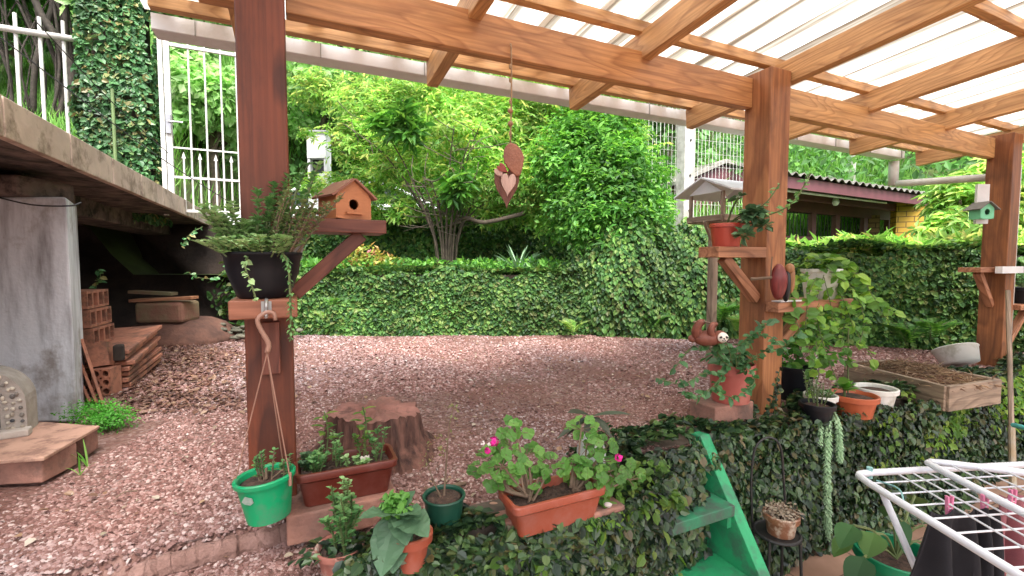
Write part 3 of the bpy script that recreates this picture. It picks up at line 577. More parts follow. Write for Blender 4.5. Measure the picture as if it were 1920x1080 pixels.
# tall ivy clump forming the corner
r = thing('ivy_mound', 'tall dark ivy mound bulging at the corner between the two ivy walls', 'ivy'); r.location = (1.6, 5.1, 0)
q = MB(); b = MB()
for (c, rad, n_) in (((1.35, 5.25, .35), (.62, .4, .95), 9000), ((2.05, 5.2, .35), (.62, .42, .88), 9500), ((2.5, 5.15, .3), (.4, .38, .8), 5200), ((.95, 5.35, .3), (.45, .3, .75), 4500)):
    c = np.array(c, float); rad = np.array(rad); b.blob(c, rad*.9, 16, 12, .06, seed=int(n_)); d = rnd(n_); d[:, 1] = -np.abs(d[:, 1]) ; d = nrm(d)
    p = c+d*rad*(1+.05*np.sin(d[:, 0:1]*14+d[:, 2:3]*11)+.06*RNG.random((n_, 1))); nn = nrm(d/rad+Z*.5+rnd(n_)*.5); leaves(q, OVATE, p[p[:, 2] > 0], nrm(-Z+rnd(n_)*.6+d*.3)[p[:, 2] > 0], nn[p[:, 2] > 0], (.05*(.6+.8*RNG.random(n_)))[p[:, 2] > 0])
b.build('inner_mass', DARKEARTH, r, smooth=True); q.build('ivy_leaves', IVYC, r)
# ferns and weeds near the wall foot
def fern(p, n, L, label, m=MID, lean=.5, group=None):
    r = thing('fern', label, 'fern', p, group); q = MB(); b = MB()
    for i in range(n):
        a = RNG.random()*6.28; d = np.array([math.cos(a)*lean, math.sin(a)*lean-.15, .8]); c = curve([p, p+d*L*.6, p+d*L+np.array([math.cos(a), math.sin(a), -.4])*L*.3], 12); b.tube(c, .002, 4)
        t = np.linspace(.1, 1, 16); pp = np.array([np.interp(t, np.linspace(0, 1, len(c)), c[:, j]) for j in range(3)]).T; T = nrm(np.gradient(pp, axis=0)); sd_ = nrm(np.cross(T, Z+1e-4))
        for sg in (-1, 1): leaves(q, NARROW, pp, sd_*sg+T*.4, nrm(np.cross(sd_, T)+1e-3), L*.34*np.sin(np.pi*(t*.85+.12)))
    b.build('stems', STEM, r); q.build('fronds', m, r)
GR = 'ferns along the foot of the ivy walls'
for (px, py, z, n, L, lb) in ((622, 560, .33, 4, .16, 'pale green fern frond growing from the low ivy wall right of the left post'), (605, 598, .2, 3, .13, 'small fern low on the ivy wall right of the left post'), (1075, 618, .05, 7, .22, 'bright fern at the foot of the ivy wall near the centre'), (1225, 590, .1, 6, .24, 'light green fern at the foot of the tall ivy mound'),
                              (1350, 560, .2, 8, .3, 'leafy fern between the feeder pole and the middle post'), (1385, 600, .1, 7, .25, 'fern behind the red pot beside the middle post'), (1700, 655, .05, 8, .3, 'fern spreading behind the wooden planter bed'), (1745, 645, .1, 6, .28, 'fern behind the planter bed, next to the white curved tub'), (1560, 640, .1, 7, .25, 'fern behind the trailing plant')):
    p = at(px, py, 4.85 if px < 1300 else (4.6 if px < 1500 else (4.35 if px < 1650 else 4.15))); p[2] = z; fern(p, n, L, lb, LIME if n % 2 else MID, group=GR)
# spiky plant, croton
p = at(972, 500, 5.55); p[2] = .64; r = thing('spiky_plant', 'spiky grey green plant with sword shaped leaves on the terrace', 'plant', p); q = MB()
for i in range(34):
    a = RNG.random()*6.28; e = .5+.9*RNG.random(); blade(q, p, (math.cos(a)*.7, math.sin(a)*.5, e), .33+.15*RNG.random(), .03, .7, n=6, fold=.3)
q.build('leaves', leafmat('agave', [(.14, .26, .14), (.22, .36, .2)], trans=.15), r)
p = at(690, 480, 5.6); p[2] = .64; r = thing('croton_plant', 'low bush with pink and yellow green leaves under the birdhouse shelf', 'plant', p); q = MB(); crown(q, DIAM, [(p+Z*.16, (.32, .15, .2)), (p+np.array([.25, 0, .1]), .15)], 700, .07); q.build('leaves', leafmat('croton', [(.12, .25, .04), (.3, .4, .07), (.5, .45, .12), (.5, .14, .14)]), r)
b = MB(); b.tube([p, p+Z*.2], .01, 5); b.build('stems', TWIG, r)
# terrace undergrowth
q = MB(); n = 9000; X_ = RNG.random(n)*8-3.3; Y_ = 5.3+RNG.random(n)*1.8; leaves(q, DIAM, np.stack([X_, Y_, .66+RNG.random(n)*.16], 1), rnd(n)+Z*.2, nrm(Z+rnd(n)*.7), .05+.05*RNG.random(n)); tag(q.build('terrace_ground_cover', MID), 'leafy ground cover on the terrace behind the low ivy wall', 'ground cover', kind='stuff')
# grass on banks
q = MB(); n = 26000; X_ = -11.5+RNG.random(n)*7; Y_ = 6.05+RNG.random(n)**1.3*9; k = (X_ < -4.2-.16*(Y_-5)) & (X_/Y_ > -1.35); X_, Y_ = X_[k], Y_[k]; n = len(X_)
leaves(q, GRASS, np.stack([X_, Y_, hz(X_, Y_)-.02], 1), nrm(Z*1+rnd(n)*.45), nrm(rnd(n)+np.array([0, -1, 0])), .2+.24*RNG.random(n)); tag(q.build('bank_grass', GRASSM), 'long bright grass on the bank behind the bar fence', 'grass', kind='stuff')
q = MB(); n = 15000; X_ = -9+RNG.random(n)*20; Y_ = 9.4+RNG.random(n)*5; leaves(q, GRASS, np.stack([X_, Y_, hz(X_, Y_)-.02], 1), nrm(Z+rnd(n)*.5), nrm(rnd(n)+np.array([0, -1, 0])), .35+.4*RNG.random(n)); tag(q.build('hillside_grass', GRASSM), 'long grass at the foot of the wooded hillside', 'grass', kind='stuff')
# undergrowth mass over the hill
q = MB(); n = 80000; X_ = -26+RNG.random(n)*60; Y_ = 11+RNG.random(n)**1.1*18; zz = hz(X_, Y_)+RNG.random(n)**.8*(1.4+.8*np.sin(X_*1.1)*np.sin(Y_*.8+1)); leaves(q, DIAM, np.stack([X_, Y_, zz], 1), rnd(n), nrm(Z+np.array([0, -.7, 0])+rnd(n)*.7), .16+.14*RNG.random(n)); tag(q.build('hillside_undergrowth', FORD), 'dense leafy undergrowth over the wooded hillside', 'undergrowth', kind='stuff')
# individual trees of the wood
specs = [(-5.0, 7.9, 2.6, 1.0, 1), (-6.3, 8.2, 3.2, 1.1, 1), (-10.5, 8.5, 5, 2.2, 0), (-8.6, 10.5, 5.5, 1.8, 0), (-7.4, 9.4, 4.4, 1.3, 1), (-12.5, 12, 7, 2.6, 0), (-6.3, 12.5, 5.0, 1.9, 1), (-4.4, 11.5, 4.0, 1.5, 1), (-4.2, 14.5, 6, 2.2, 0), (-2.2, 12.5, 4.2, 1.6, 1), (-.6, 15, 5.5, 2.3, 0), (.8, 12.2, 3.8, 1.5, 1),
         (2.6, 14.5, 4.6, 2.0, 1), (4.3, 13, 3.6, 1.5, 1), (6.2, 15.5, 4.5, 2.1, 0), (8.4, 17, 4.6, 2.1, 1), (11, 16, 4.2, 2.2, 0), (13.2, 14, 3.4, 1.8, 1), (15.5, 17, 4.4, 2.4, 0), (-9, 16, 7, 2.8, 1), (-3, 19, 7, 2.8, 1), (3, 20, 7, 2.8, 0), (18.5, 15, 4, 2.2, 1), (-14.5, 9.5, 6, 2.4, 1)]
where = ['right behind the metal gate', 'between the gate and the ivy column, behind both', 'at the top left corner above the bar fence', 'behind the bar fence', 'between the bar fence and the ivy column', 'far up the slope at the left edge', 'farther up behind the metal gate', 'just right of the metal gate', 'high on the slope behind the left post', 'behind the white meter cabinet', 'high behind the middle of the shrub', 'close behind the shrub crown',
         'behind the hanging heart ornament', 'left of the concrete fence post', 'behind the maroon gable', 'above the corrugated shed roof', 'behind the right end of the shed roof', 'behind the glossy bush on the right', 'far right behind the right post', 'on the ridge at the left', 'on the ridge behind the left post', 'on the ridge behind the shrub', 'at the right edge of the photo', 'outermost on the left slope']
for (X_, Y_, h, R_, kind), wh in zip(specs, where):
    z0 = float(hz(np.array(X_), np.array(float(Y_)))); base = np.array([X_, Y_, z0]); cl = []
    for k in range(7):
        a = k*2.4; cl.append((base+np.array([math.cos(a)*R_*.55, math.sin(a)*R_*.5, h*(.45+.5*RNG.random())]), R_*(.42+.2*RNG.random())))
    tree('woodland_tree', ('light green' if kind else 'dark green')+' leafy tree '+wh, base, h*.75, cl, 7500, .12+.03*R_, FORL if kind else FORD, trunk_r=.07+.02*R_, group='trees on the wooded hillside', hollow=.3)
# bare tangled trunks behind the bar fence
r = thing('tangled_tree', 'dark tree with tangled hanging roots and bare trunks behind the bar fence', 'tree', (-8.0, 8.0, hz(-8.0, 8.0))); b = MB()
for i in range(34):
    x0 = -8.8+RNG.random()*2.0; c = np.array([x0, 7.9+RNG.random()*.4, float(hz(-8, 8.0))]); b.tube(curve([c, c+Z*1.0+rnd(1)[0]*.2, c+Z*2.4+rnd(1)[0]*.45, c+Z*3.6+rnd(1)[0]*.5], 10), .012+.05*RNG.random()**4, 5)
b.build('trunks', BARKD, r, smooth=True); q = MB(); crown(q, DIAM, [(np.array([-8.8, 8.2, hz(-8, 8.)+3.2]), .9), (np.array([-7.0, 8.2, hz(-8, 8.)+3.0]), .8)], 2600, .2); q.build('crown', FORD, r)
# schefflera-like bush on the right
cl = []
for (px, py, Y, R_) in ((1765, 445, 6.6, .28), (1800, 375, 6.8, .38), (1810, 440, 6.4, .38), (1880, 350, 7.0, .5), (1900, 430, 6.6, .45), (1745, 480, 6.3, .2), (1850, 470, 6.3, .35), (1970, 400, 6.8, .6), (2060, 350, 7, .7)): cl.append((at(px, py, Y), R_))
base = np.array([6.4, 6.7, .6]); r = thing('glossy_bush', 'glossy light green bush with rosette leaves beside the yellow brick pillar', 'bush', base); b = MB(); q = MB()
for c, R_ in cl: b.tube(curve([base+rnd(1)[0]*np.array([.5, .2, 0]), (base+c)/2+Z*.1, c], 7), .02, 6)
b.build('stems', BARK, r, smooth=True); crown(q, PALM7, cl, 2700, .17, .7, .9, .5); q.build('crown', LIME, r)
q = MB(); n = 3800; k = RNG.random(n); p = np.array([2.6, 4.95, .87])+k[:, None]*np.array([3.8, -1.38, -.0])+np.stack([np.zeros(n), RNG.random(n)*.6, RNG.random(n)*(.13+.05*np.sin(k*30))], 1); leaves(q, PALM5, p[:1500], rnd(1500)+Z*.2, nrm(Z+rnd(1500)*.5), .13+.06*RNG.random(1500)); leaves(q, DIAM, p[1500:], rnd(n-1500), nrm(Z+rnd(n-1500)*.7), .07)
r = tag(q.build('creeper_border', LIME), 'pale leafy creeper running along the top of the right ivy wall', 'creeper', kind='stuff')
# ---- wire fence and concrete post
r = thing('wire_fence', 'tall wire mesh fence behind the bird feeder', 'fence', (2.6, 8.6, .6)); b = MB(); a0 = np.array([1.9, 8.3, .6]); a1 = np.array([5.6, 9.6, .6]); d = a1-a0; L = np.linalg.norm(d); d /= L
for k in np.arange(0, L, .085): b.tube([a0+d*k, a0+d*k+Z*3.3], .0042, 3, False)
for k in np.arange(.1, 3.35, .24): b.tube([a0+Z*k, a1+Z*k], .0042, 3, False)
b.build('wire_mesh', STEEL, r)
p = at(1284, 385, 8.2); p[2] = .6; r = thing('concrete_post', 'pale concrete fence post at the end of the wire fence', 'post', p); b = MB(); b.bar(p, p+Z*2.85, .24, .2, up=V); b.build('shaft', mat('pale_concrete', (.62, .6, .56), (.48, .46, .43), rough=.8, bump=.3, dirt=(.35, .33, .3), dscale=5), r, bevel=.01)
b = MB(); 
for zz in (1.1, 1.7, 2.3): b = MB(); b.tube([p+Z*zz-V*.115, p+Z*zz-V*.096], .018, 8); b.build('bolt_hole', DARKM, r)
p = at(1598, 300, 12); p[2] = 2.3; b = MB(); b.bar(p, at(1598, 300, 12)+Z*.1, .12, .12, up=V); tag(b.build('distant_post', STEEL), 'small pale post standing above the shed roof far behind', 'post')
# ---- shed with corrugated roof
MAR = mat('maroon_paint', (.16, .05, .065), (.12, .04, .05), rough=.5, scale=5, bump=.05); FIB = mat('fibre_cement', (.36, .34, .31), (.2, .19, .17), rough=.9, scale=6, bump=.3, dirt=(.15, .14, .12), dscale=3)
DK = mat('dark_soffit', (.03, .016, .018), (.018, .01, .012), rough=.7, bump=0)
def brickm(name, c1, c2, mo, sc=1):
    m, n, l, b = newmat(name); a = n.new('ShaderNodeAttribute'); a.attribute_name = 'gco'; sx = n.new('ShaderNodeSeparateXYZ'); l.new(a.outputs['Vector'], sx.inputs[0])
    ad = n.new('ShaderNodeMath'); l.new(sx.outputs['Y'], ad.inputs[0]); l.new(sx.outputs['Z'], ad.inputs[1]); cb = n.new('ShaderNodeCombineXYZ'); l.new(ad.outputs[0], cb.inputs[0]); l.new(sx.outputs['X'], cb.inputs[1])
    br = n.new('ShaderNodeTexBrick'); br.inputs['Scale'].default_value = sc; br.inputs['Brick Width'].default_value = .25; br.inputs['Row Height'].default_value = .1; br.inputs['Mortar Size'].default_value = .009; br.inputs['Color1'].default_value = (*c1, 1); br.inputs['Color2'].default_value = (*c2, 1); br.inputs['Mortar'].default_value = (*mo, 1)
    l.new(cb.outputs[0], br.inputs[0]); l.new(br.outputs[0], b.inputs['Base Color']); bp = n.new('ShaderNodeBump'); bp.inputs['Strength'].default_value = .5; bp.inputs['Distance'].default_value = .01; bp.invert = True; l.new(br.outputs['Fac'], bp.inputs['Height']); l.new(bp.outputs[0], b.inputs['Normal']); b.inputs['Roughness'].default_value = .7; return m
def shed():
    A_ = at(1455, 320, 6.97); B_ = at(1768, 372, 9.0); z_e = 2.02; A_[2] = B_[2] = 0; d = B_-A_; L = np.linalg.norm(d); ax = d/L; bk = nrm(np.array([.36, .93, 0])); D = 3.0
    zA, zB = 2.14, 2.06
    def q(t, s, z): return A_+ax*t+bk*s+Z*z
    r = thing('shed', 'maroon open shed with corrugated roof, barred openings and yellow brick pillar', 'shed', q(L/2, D/2, .6))
    b = MB(); n = int(L/.036); k = 0; vs = []
    T = np.linspace(-.1, L+.3, n); H = .03*np.sin(T*2*math.pi/.19)
    for s, dz in ((-.12, 0), (D*.5, .18), (D+.1, .36)):
        for t, h in zip(T, H): vs.append(q(t, s, zA+(zB-zA)*t/L+h+dz))
    for s, dz in ((-.12, -.012), (D*.5, .168), (D+.1, .348)):
        for t, h in zip(T, H): vs.append(q(t, s, zA+(zB-zA)*t/L+h+dz))
    f = [(i*n+j, i*n+j+1, (i+1)*n+j+1, (i+1)*n+j) for i in (0, 1) for j in range(n-1)]+[((i+3)*n+j, (i+4)*n+j, (i+4)*n+j+1, (i+3)*n+j+1) for i in (0, 1) for j in range(n-1)]+[(j, 3*n+j, 3*n+j+1, j+1) for j in range(n-1)]
    b.add(vs, f); b.build('roof', FIB, r)
    b = MB(); b.bar(q(0, 0, zA-.13), q(L+.2, 0, zB-.13), .04, .17); b.bar(q(L+.2, 0, zB-.13), q(L+.2, D, zB+.2), .04, .17); b.bar(q(0, .5, zA-.24), q(L, .5, zB-.24), .06, .12); b.build('fascia', MAR, r)
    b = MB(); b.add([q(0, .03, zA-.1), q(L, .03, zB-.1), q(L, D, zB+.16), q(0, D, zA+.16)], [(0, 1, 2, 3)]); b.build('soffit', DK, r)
    # back row of openings with bars at depth 1.1
    s0 = 1.25
    b = MB(); b.bar(q(0, s0, 1.88), q(L*.86, s0, 1.82), .1, .3); b.bar(q(0, s0, .95), q(L*.7, s0, .95), .1, .65); b.build('wall', MAR, r)
    for t in (.05, .28*L, .43*L, .62*L, .80*L):
        b = MB(); b.bar(q(t, s0, .6), q(t, s0, 1.85), .09, .12, up=ax); b.build('wall_post', MAR, r)
    for t0, t1 in ((.06*L, .27*L), (.29*L, .42*L), (.44*L, .61*L)):
        b = MB()
        for t in np.arange(t0+.03, t1, .1): b.tube([q(t, s0, 1.2), q(t, s0, 1.78)], .008, 5)
        b.tube([q(t0, s0, 1.7), q(t1, s0, 1.7)], .01, 5); b.build('window_bars', DARKM, r)
    b = MB(); b.bar(q(.70*L, .62, .6), q(.70*L, .62, 1.9), .34, .26, up=bk); 
    b = MB(); b.bar(q(.80*L, .35, .6), q(.80*L, .35, 1.93), .42, .30, up=bk); b.build('brick_pillar', brickm('yellow_brick', (.62, .38, .05), (.55, .33, .045), (.2, .12, .03)), r)
    b = MB(); b.bar(q(.66*L, s0-.01, .6), q(.66*L, s0-.01, 1.75), .32, .08, up=bk); b.build('brick_infill', brickm('ochre_brick', (.3, .19, .09), (.26, .16, .08), (.08, .05, .03)), r)
    b = MB(); b.tube([q(.3, .12, 1.9), q(L*.62, .12, 1.86)], .02, 6); b.build('white_conduit', STEEL, r)
    p = at(1567, 376, 8.0); b = MB(); b.lathe([(.0001, -.09), (.035, -.08), (.055, -.03), (.045, .02), (.028, .05), (.028, .08), (.0001, .085)], p, 14); lb = b.build('light_bulb', WHITE, r, smooth=True)
    b = MB(); b.tube([p+Z*.08, p+Z*.2], .02, 8); b.build('bulb_socket', DARKM, lb)
    # grass seen through the openings
shed()
def gable():
    c = at(1345, 345, 11.2); ax = nrm(np.array([.95, .3, 0])); bk = np.array([-ax[1], ax[0], 0]); c[2] = 0
    r = thing('maroon_house', 'maroon boarded house with low gable roof behind the wire fence', 'house', c+Z*.7)
    b = MB(); b.prism([(-1.0, 1.0), (2.6, 1.0), (2.6, 2.7), (.15, 3.12), (-1.0, 2.62)], c, ax, Z, bk*2.5); b.build('wall', MAR, r)
    b = MB(); b.prism([(-1.15, 2.60), (.15, 3.16), (2.8, 2.78), (2.8, 2.86), (.15, 3.25), (-1.15, 2.68)], c-bk*.12, ax, Z, bk*2.8); b.build('roof', FIB, r)
    b = MB()
    for k in np.arange(-.9, 2.5, .16): b.bar(c-bk*.012+ax*k+Z*1.0, c-bk*.012+ax*k+Z*2.6, .02, .02, up=bk)
    b.build('board_strips', DK, r)
gable()
# pale meter cabinet
p = at(600, 350, 7.6); p[2] = .6; r = thing('meter_cabinet', 'narrow white cabinet pillar with a dark opening behind the shrub', 'cabinet', p); b = MB(); x = np.array([1.0, 0, 0])
b.bar(p+Z*0, p+Z*1.62, .30, .2, up=np.array([0, 1., 0])); b.bar(p+Z*1.86+x*0, p+Z*2.26, .30, .22, up=np.array([0, 1., 0])); b.bar(p+Z*1.62-x*.13, p+Z*1.86-x*.13, .04, .2, up=np.array([0, 1., 0])); b.bar(p+Z*1.62+x*.13, p+Z*1.86+x*.13, .04, .2, up=np.array([0, 1., 0])); b.build('casing', WHITE, r)
b = MB(); b.bar(p+Z*1.62+np.array([0, .05, 0]), p+Z*1.86+np.array([0, .05, 0]), .22, .08, up=np.array([0, 1., 0])); b.build('opening', DARKM, r)
b = MB(); b.bar(p+Z*2.265, p+Z*2.29, .36, .28, up=np.array([0, 1., 0])); b.build('cap', mat('cap_grey', (.4, .4, .42), rough=.5), r)
# parked white car
def car():
    o = np.array([-4.95, 7.6, .85]); x = np.array([1.0, 0, 0]); y = np.array([0, 1.0, 0])
    r = thing('parked_car', 'white car parked behind the terrace, mostly hidden by plants', 'car', o+x*2+y*.8)
    P = mat('white_car_paint', (.78, .79, .8), (.74, .75, .77), rough=.2, bump=0); GL = mat('car_glass', (.03, .04, .045), rough=.08, bump=0); RB = mat('tyre_rubber', (.02, .02, .02), rough=.8)
    b = MB(); b.prism([(0, .3), (.02, .62), (.2, .72), (.95, .86), (3.6, .92), (3.85, .8), (3.9, .3)], o, x, Z, y*1.65); b.build('body', P, r, bevel=.06, smooth=True)
    b = MB(); b.prism([(.9, .84), (1.5, 1.22), (2.9, 1.24), (3.6, .9)], o+y*.12, x, Z, y*1.41); b.build('cabin_glass', GL, r, bevel=.04)
    b = MB(); b.prism([(1.42, 1.2), (1.62, 1.285), (2.75, 1.3), (3.0, 1.22)], o+y*.1, x, Z, y*1.45)
    for (a_, c_) in (((.88, .86), (1.48, 1.21)), ((3.62, .9), (2.93, 1.22)), ((2.2, .9), (2.2, 1.23))): b.bar(o+y*.11+x*a_[0]+Z*a_[1], o+y*.11+x*c_[0]+Z*c_[1], .05, .05)
    b.build('roof', P, r, bevel=.02)
    for k in (.7, 3.1):
        for yy_ in (.0, 1.65):
            b = MB(); b.tube([o+x*k+y*(yy_-.08)+Z*.3, o+x*k+y*(yy_+.08)+Z*.3], .3, 24); t_ = b.build('wheel', RB, r); b = MB(); b.tube([o+x*k+y*(yy_-.09)+Z*.3, o+x*k+y*(yy_+.09)+Z*.3], .17, 18); b.build('rim', STEEL, t_)
    for yy_ in (.15, 1.3):
        b = MB(); b.blob(o+x*.08+y*(yy_+.1)+Z*.62, (.1, .16, .07), 12, 8); b.build('headlight', mat('lamp_glass', (.6, .62, .65), rough=.1, bump=0), r, smooth=True)
car()
# ================================================================== SMALL OBJECTS ON THE PERGOLA POSTS
SUCC = leafmat('succulent_pale', [(.2, .38, .13), (.29, .48, .2), (.4, .56, .28)], trans=.2, rough=.45)
SUCD = leafmat('succulent_dark', [(.045, .1, .05), (.07, .15, .07), (.1, .2, .09)], trans=.1, rough=.4)
SUCG = leafmat('succulent_green', [(.08, .22, .07), (.13, .3, .1), (.2, .38, .13)], trans=.18, rough=.42)
BROWNL = leafmat('dry_leaves', [(.22, .16, .07), (.16, .2, .07), (.3, .25, .1)], trans=.2)
VINEL = leafmat('vine_leaves', [(.07, .17, .04), (.11, .25, .05), (.17, .34, .06), (.26, .42, .08)], trans=.35, rough=.42)
ROPE = mat('rope', (.42, .28, .17), (.28, .18, .1), rough=.9, scale=60, bump=.5, bscale=150)
PVC = mat('brown_pvc', (.36, .2, .15), (.28, .15, .11), rough=.4, bump=0)
def trail(root, pts, n, size, m=SUCG, tpl=OVATE, r=.0022, hang=.5, part='trailing_stem'):
    b = MB(); q = MB(); vine(b, q, pts, n, size, tpl, r, hang); s = b.build(part, STEM, root); q.build('leaves', m, s); return s
def tailstem(root, pts, L, wd, m, part='hanging_tail', dens=300):
    c = curve(pts, 24); q = MB(); n = int(dens*L/.2*.5); t = np.sort(RNG.random(n)); p = np.array([np.interp(t, np.linspace(0, 1, len(c)), c[:, j]) for j in range(3)]).T
    a = np.arange(n)*2.4; out = np.stack([np.cos(a), np.sin(a), np.zeros(n)], 1); leaves(q, DIAM, p+out*wd*.05, out*.9-Z*.8+rnd(n)*.15, nrm(out+Z*.5), wd*(.95+.4*RNG.random(n))*np.clip((1.08-t)*6, .4, 1)); q.v[-1]; b = MB(); b.tube(c, .003, 5); s = b.build(part, STEM, root); q.build('leaves', m, s)
W_BLK = wood('block_wood', (.34, .13, .075), (.24, .085, .045), rings=8)
# shelf block with the black bowl (post 1)
r = thing('post_shelf', 'reddish wooden block shelf on the left post, holding the black bowl', 'shelf', g(-.066, -.19, .65))
b = MB(); b.bar(g(-.152, -.19, .673), g(.014, -.19, .673), .17, .052); b.build('board', W_BLK, r, bevel=.004)
b = MB(); b.bar(g(-.062, -.112, .62), g(-.062, -.112, .46), .05, .022, up=V); b.build('support_board', W_RED, r, bevel=.003)
b = MB(); b.tube(curve([g(-.062, -.276, .70), g(-.062, -.292, .69), g(-.062, -.293, .665), g(-.062, -.31, .655), g(-.062, -.31, .675)], 12), .0045, 6); b.bar(g(-.075, -.278, .68), g(-.05, -.278, .68), .003, .03); b.build('metal_hook', mat('hook_metal', (.5, .5, .5), rough=.35, metal=.7, bump=0), r, smooth=False)
bc = g(-.072, -.185, .70)
r = thing('bowl_planter', 'black bowl full of succulents standing on the left post shelf', 'planter', bc)
b = MB(); b.lathe([(.063, 0), (.068, .004), (.078, .03), (.093, .075), (.099, .118), (.103, .12), (.104, .128), (.100, .129), (.095, .122), (.088, .1)], bc, 40); b.build('bowl', BLACKP, r, smooth=True)
b = MB(); b.lathe([(.094, .11), (.05, .118), (.0001, .12)], bc, 20); b.build('soil', SOIL, r, smooth=True)
b = MB(); q = MB(); sprigs(b, q, bc+np.array([-.045, -.01, .115]), 19, .15, .06, .023, OVATE, 36, (-.18, -.1, 0), .045, .0035, .5); q.build('pale_leaves', SUCC, r); b.build('pale_stems', STEM, r)
b = MB(); q = MB(); sprigs(b, q, bc+np.array([.015, .02, .115]), 11, .26, .06, .02, OVATE, 44, (.16, .1, 0), .05, .003, .7); q.build('tall_leaves', SUCG, r); b.build('tall_stems', STEM, r)
b = MB(); q = MB(); sprigs(b, q, bc+np.array([.06, .0, .112]), 14, .17, .08, .016, OVATE, 34, (.55, 0, 0), .04, .002, .6); q.build('brown_leaves', leafmat('olive_leaves', [(.12, .2, .08), (.2, .28, .11), (.26, .28, .13)], trans=.15), r); b.build('brown_stems', TWIG, r)
b = MB(); q = MB(); sprigs(b, q, bc+np.array([0, -.04, .115]), 44, .055, .08, .02, OVATE, 16, (0, -.3, 0), .075, .0015, .5); q.build('low_leaves', SUCC, r); b.build('low_stems', STEM, r)
trail(r, [bc+np.array([.01, -.09, .12]), bc+np.array([.02, -.125, .09]), bc+np.array([.035, -.13, .05]), bc+np.array([.05, -.13, .0])], 18, .018, SUCC)
tailstem(r, [bc+np.array([.09, -.07, .125]), bc+np.array([.115, -.09, .09]), bc+np.array([.118, -.09, -.03]), bc+np.array([.116, -.09, -.11])], .22, .014, SUCG, dens=130)
# bucket
bk_ = at(500, 975, 1.24); kc = np.array([bk_[0], 1.255, .096])
r = thing('hanging_pot', 'bright green round pot hanging by three cords from the left post shelf', 'pot', kc)
GRP = mat('green_plastic', (.0, .31, .12), (.0, .26, .10), rough=.45, scale=4, bump=.03, dirt=(.05, .24, .12), dscale=14)
th = math.radians(5); TL = np.array([[math.cos(th), 0, -math.sin(th)], [0, 1, 0], [math.sin(th), 0, math.cos(th)]])
pot(r, kc, .073, .055, .119, GRP, SOIL, .01, .014, TL, .88)
hk = g(-.062, -.312, .66); b = MB(); b.tube(curve([hk+U*.022+Z*-.014, hk+U*.018+Z*.005, hk+Z*.008, hk-U*.02-Z*.01, hk-U*.012-Z*.04, hk+U*.004-Z*.075, hk+Z*-.10], 18), np.linspace(.005, .007, 19), 8); b.build('cord_hook', PVC, r, smooth=True)
for a in (3.3, 6.1, 1.4):
    e = kc+(TL@np.array([.078*math.cos(a), .078*math.sin(a), .107])); b = MB(); b.tube([hk-Z*.1, e], .0017, 5); cd = b.build('cord', PVC, r); b = MB(); b.tube([e-Z*.02, e+Z*.016], .0045, 6); b.build('clip', PVC, cd)
b = MB(); q = MB(); sprigs(b, q, kc+np.array([.0, .01, .10]), 5, .085, .02, .015, OVATE, 18, (0, 0, 0), .03, .002); sprigs(b, q, kc+np.array([.042, .01, .10]), 3, .07, .01, .014, OVATE, 14, (0, 0, 0), .01, .002); q.build('leaves', SUCG, r); b.tube([kc+np.array([0, -.01, .11]), kc+np.array([0, -.01, .14])], .004, 6); b.tube([kc+np.array([.02, -.02, .115]), kc+np.array([.055, -.03, .145])], .002, 5); b.build('stems', TWIG, r)
lb = MB(); lb.prism([(-.016, -.006), (-.005, .012), (.014, .009), (.016, -.004), (.006, -.013), (-.008, -.012)], kc+np.array([-.02, -.0685, .078]), (1, 0, -.1), (0, -.22, 1), (0, -.001, 0)); lb.build('torn_sticker', mat('sticker_grey', (.35, .38, .35), (.2, .3, .24), scale=60, rough=.7, bump=0), r)
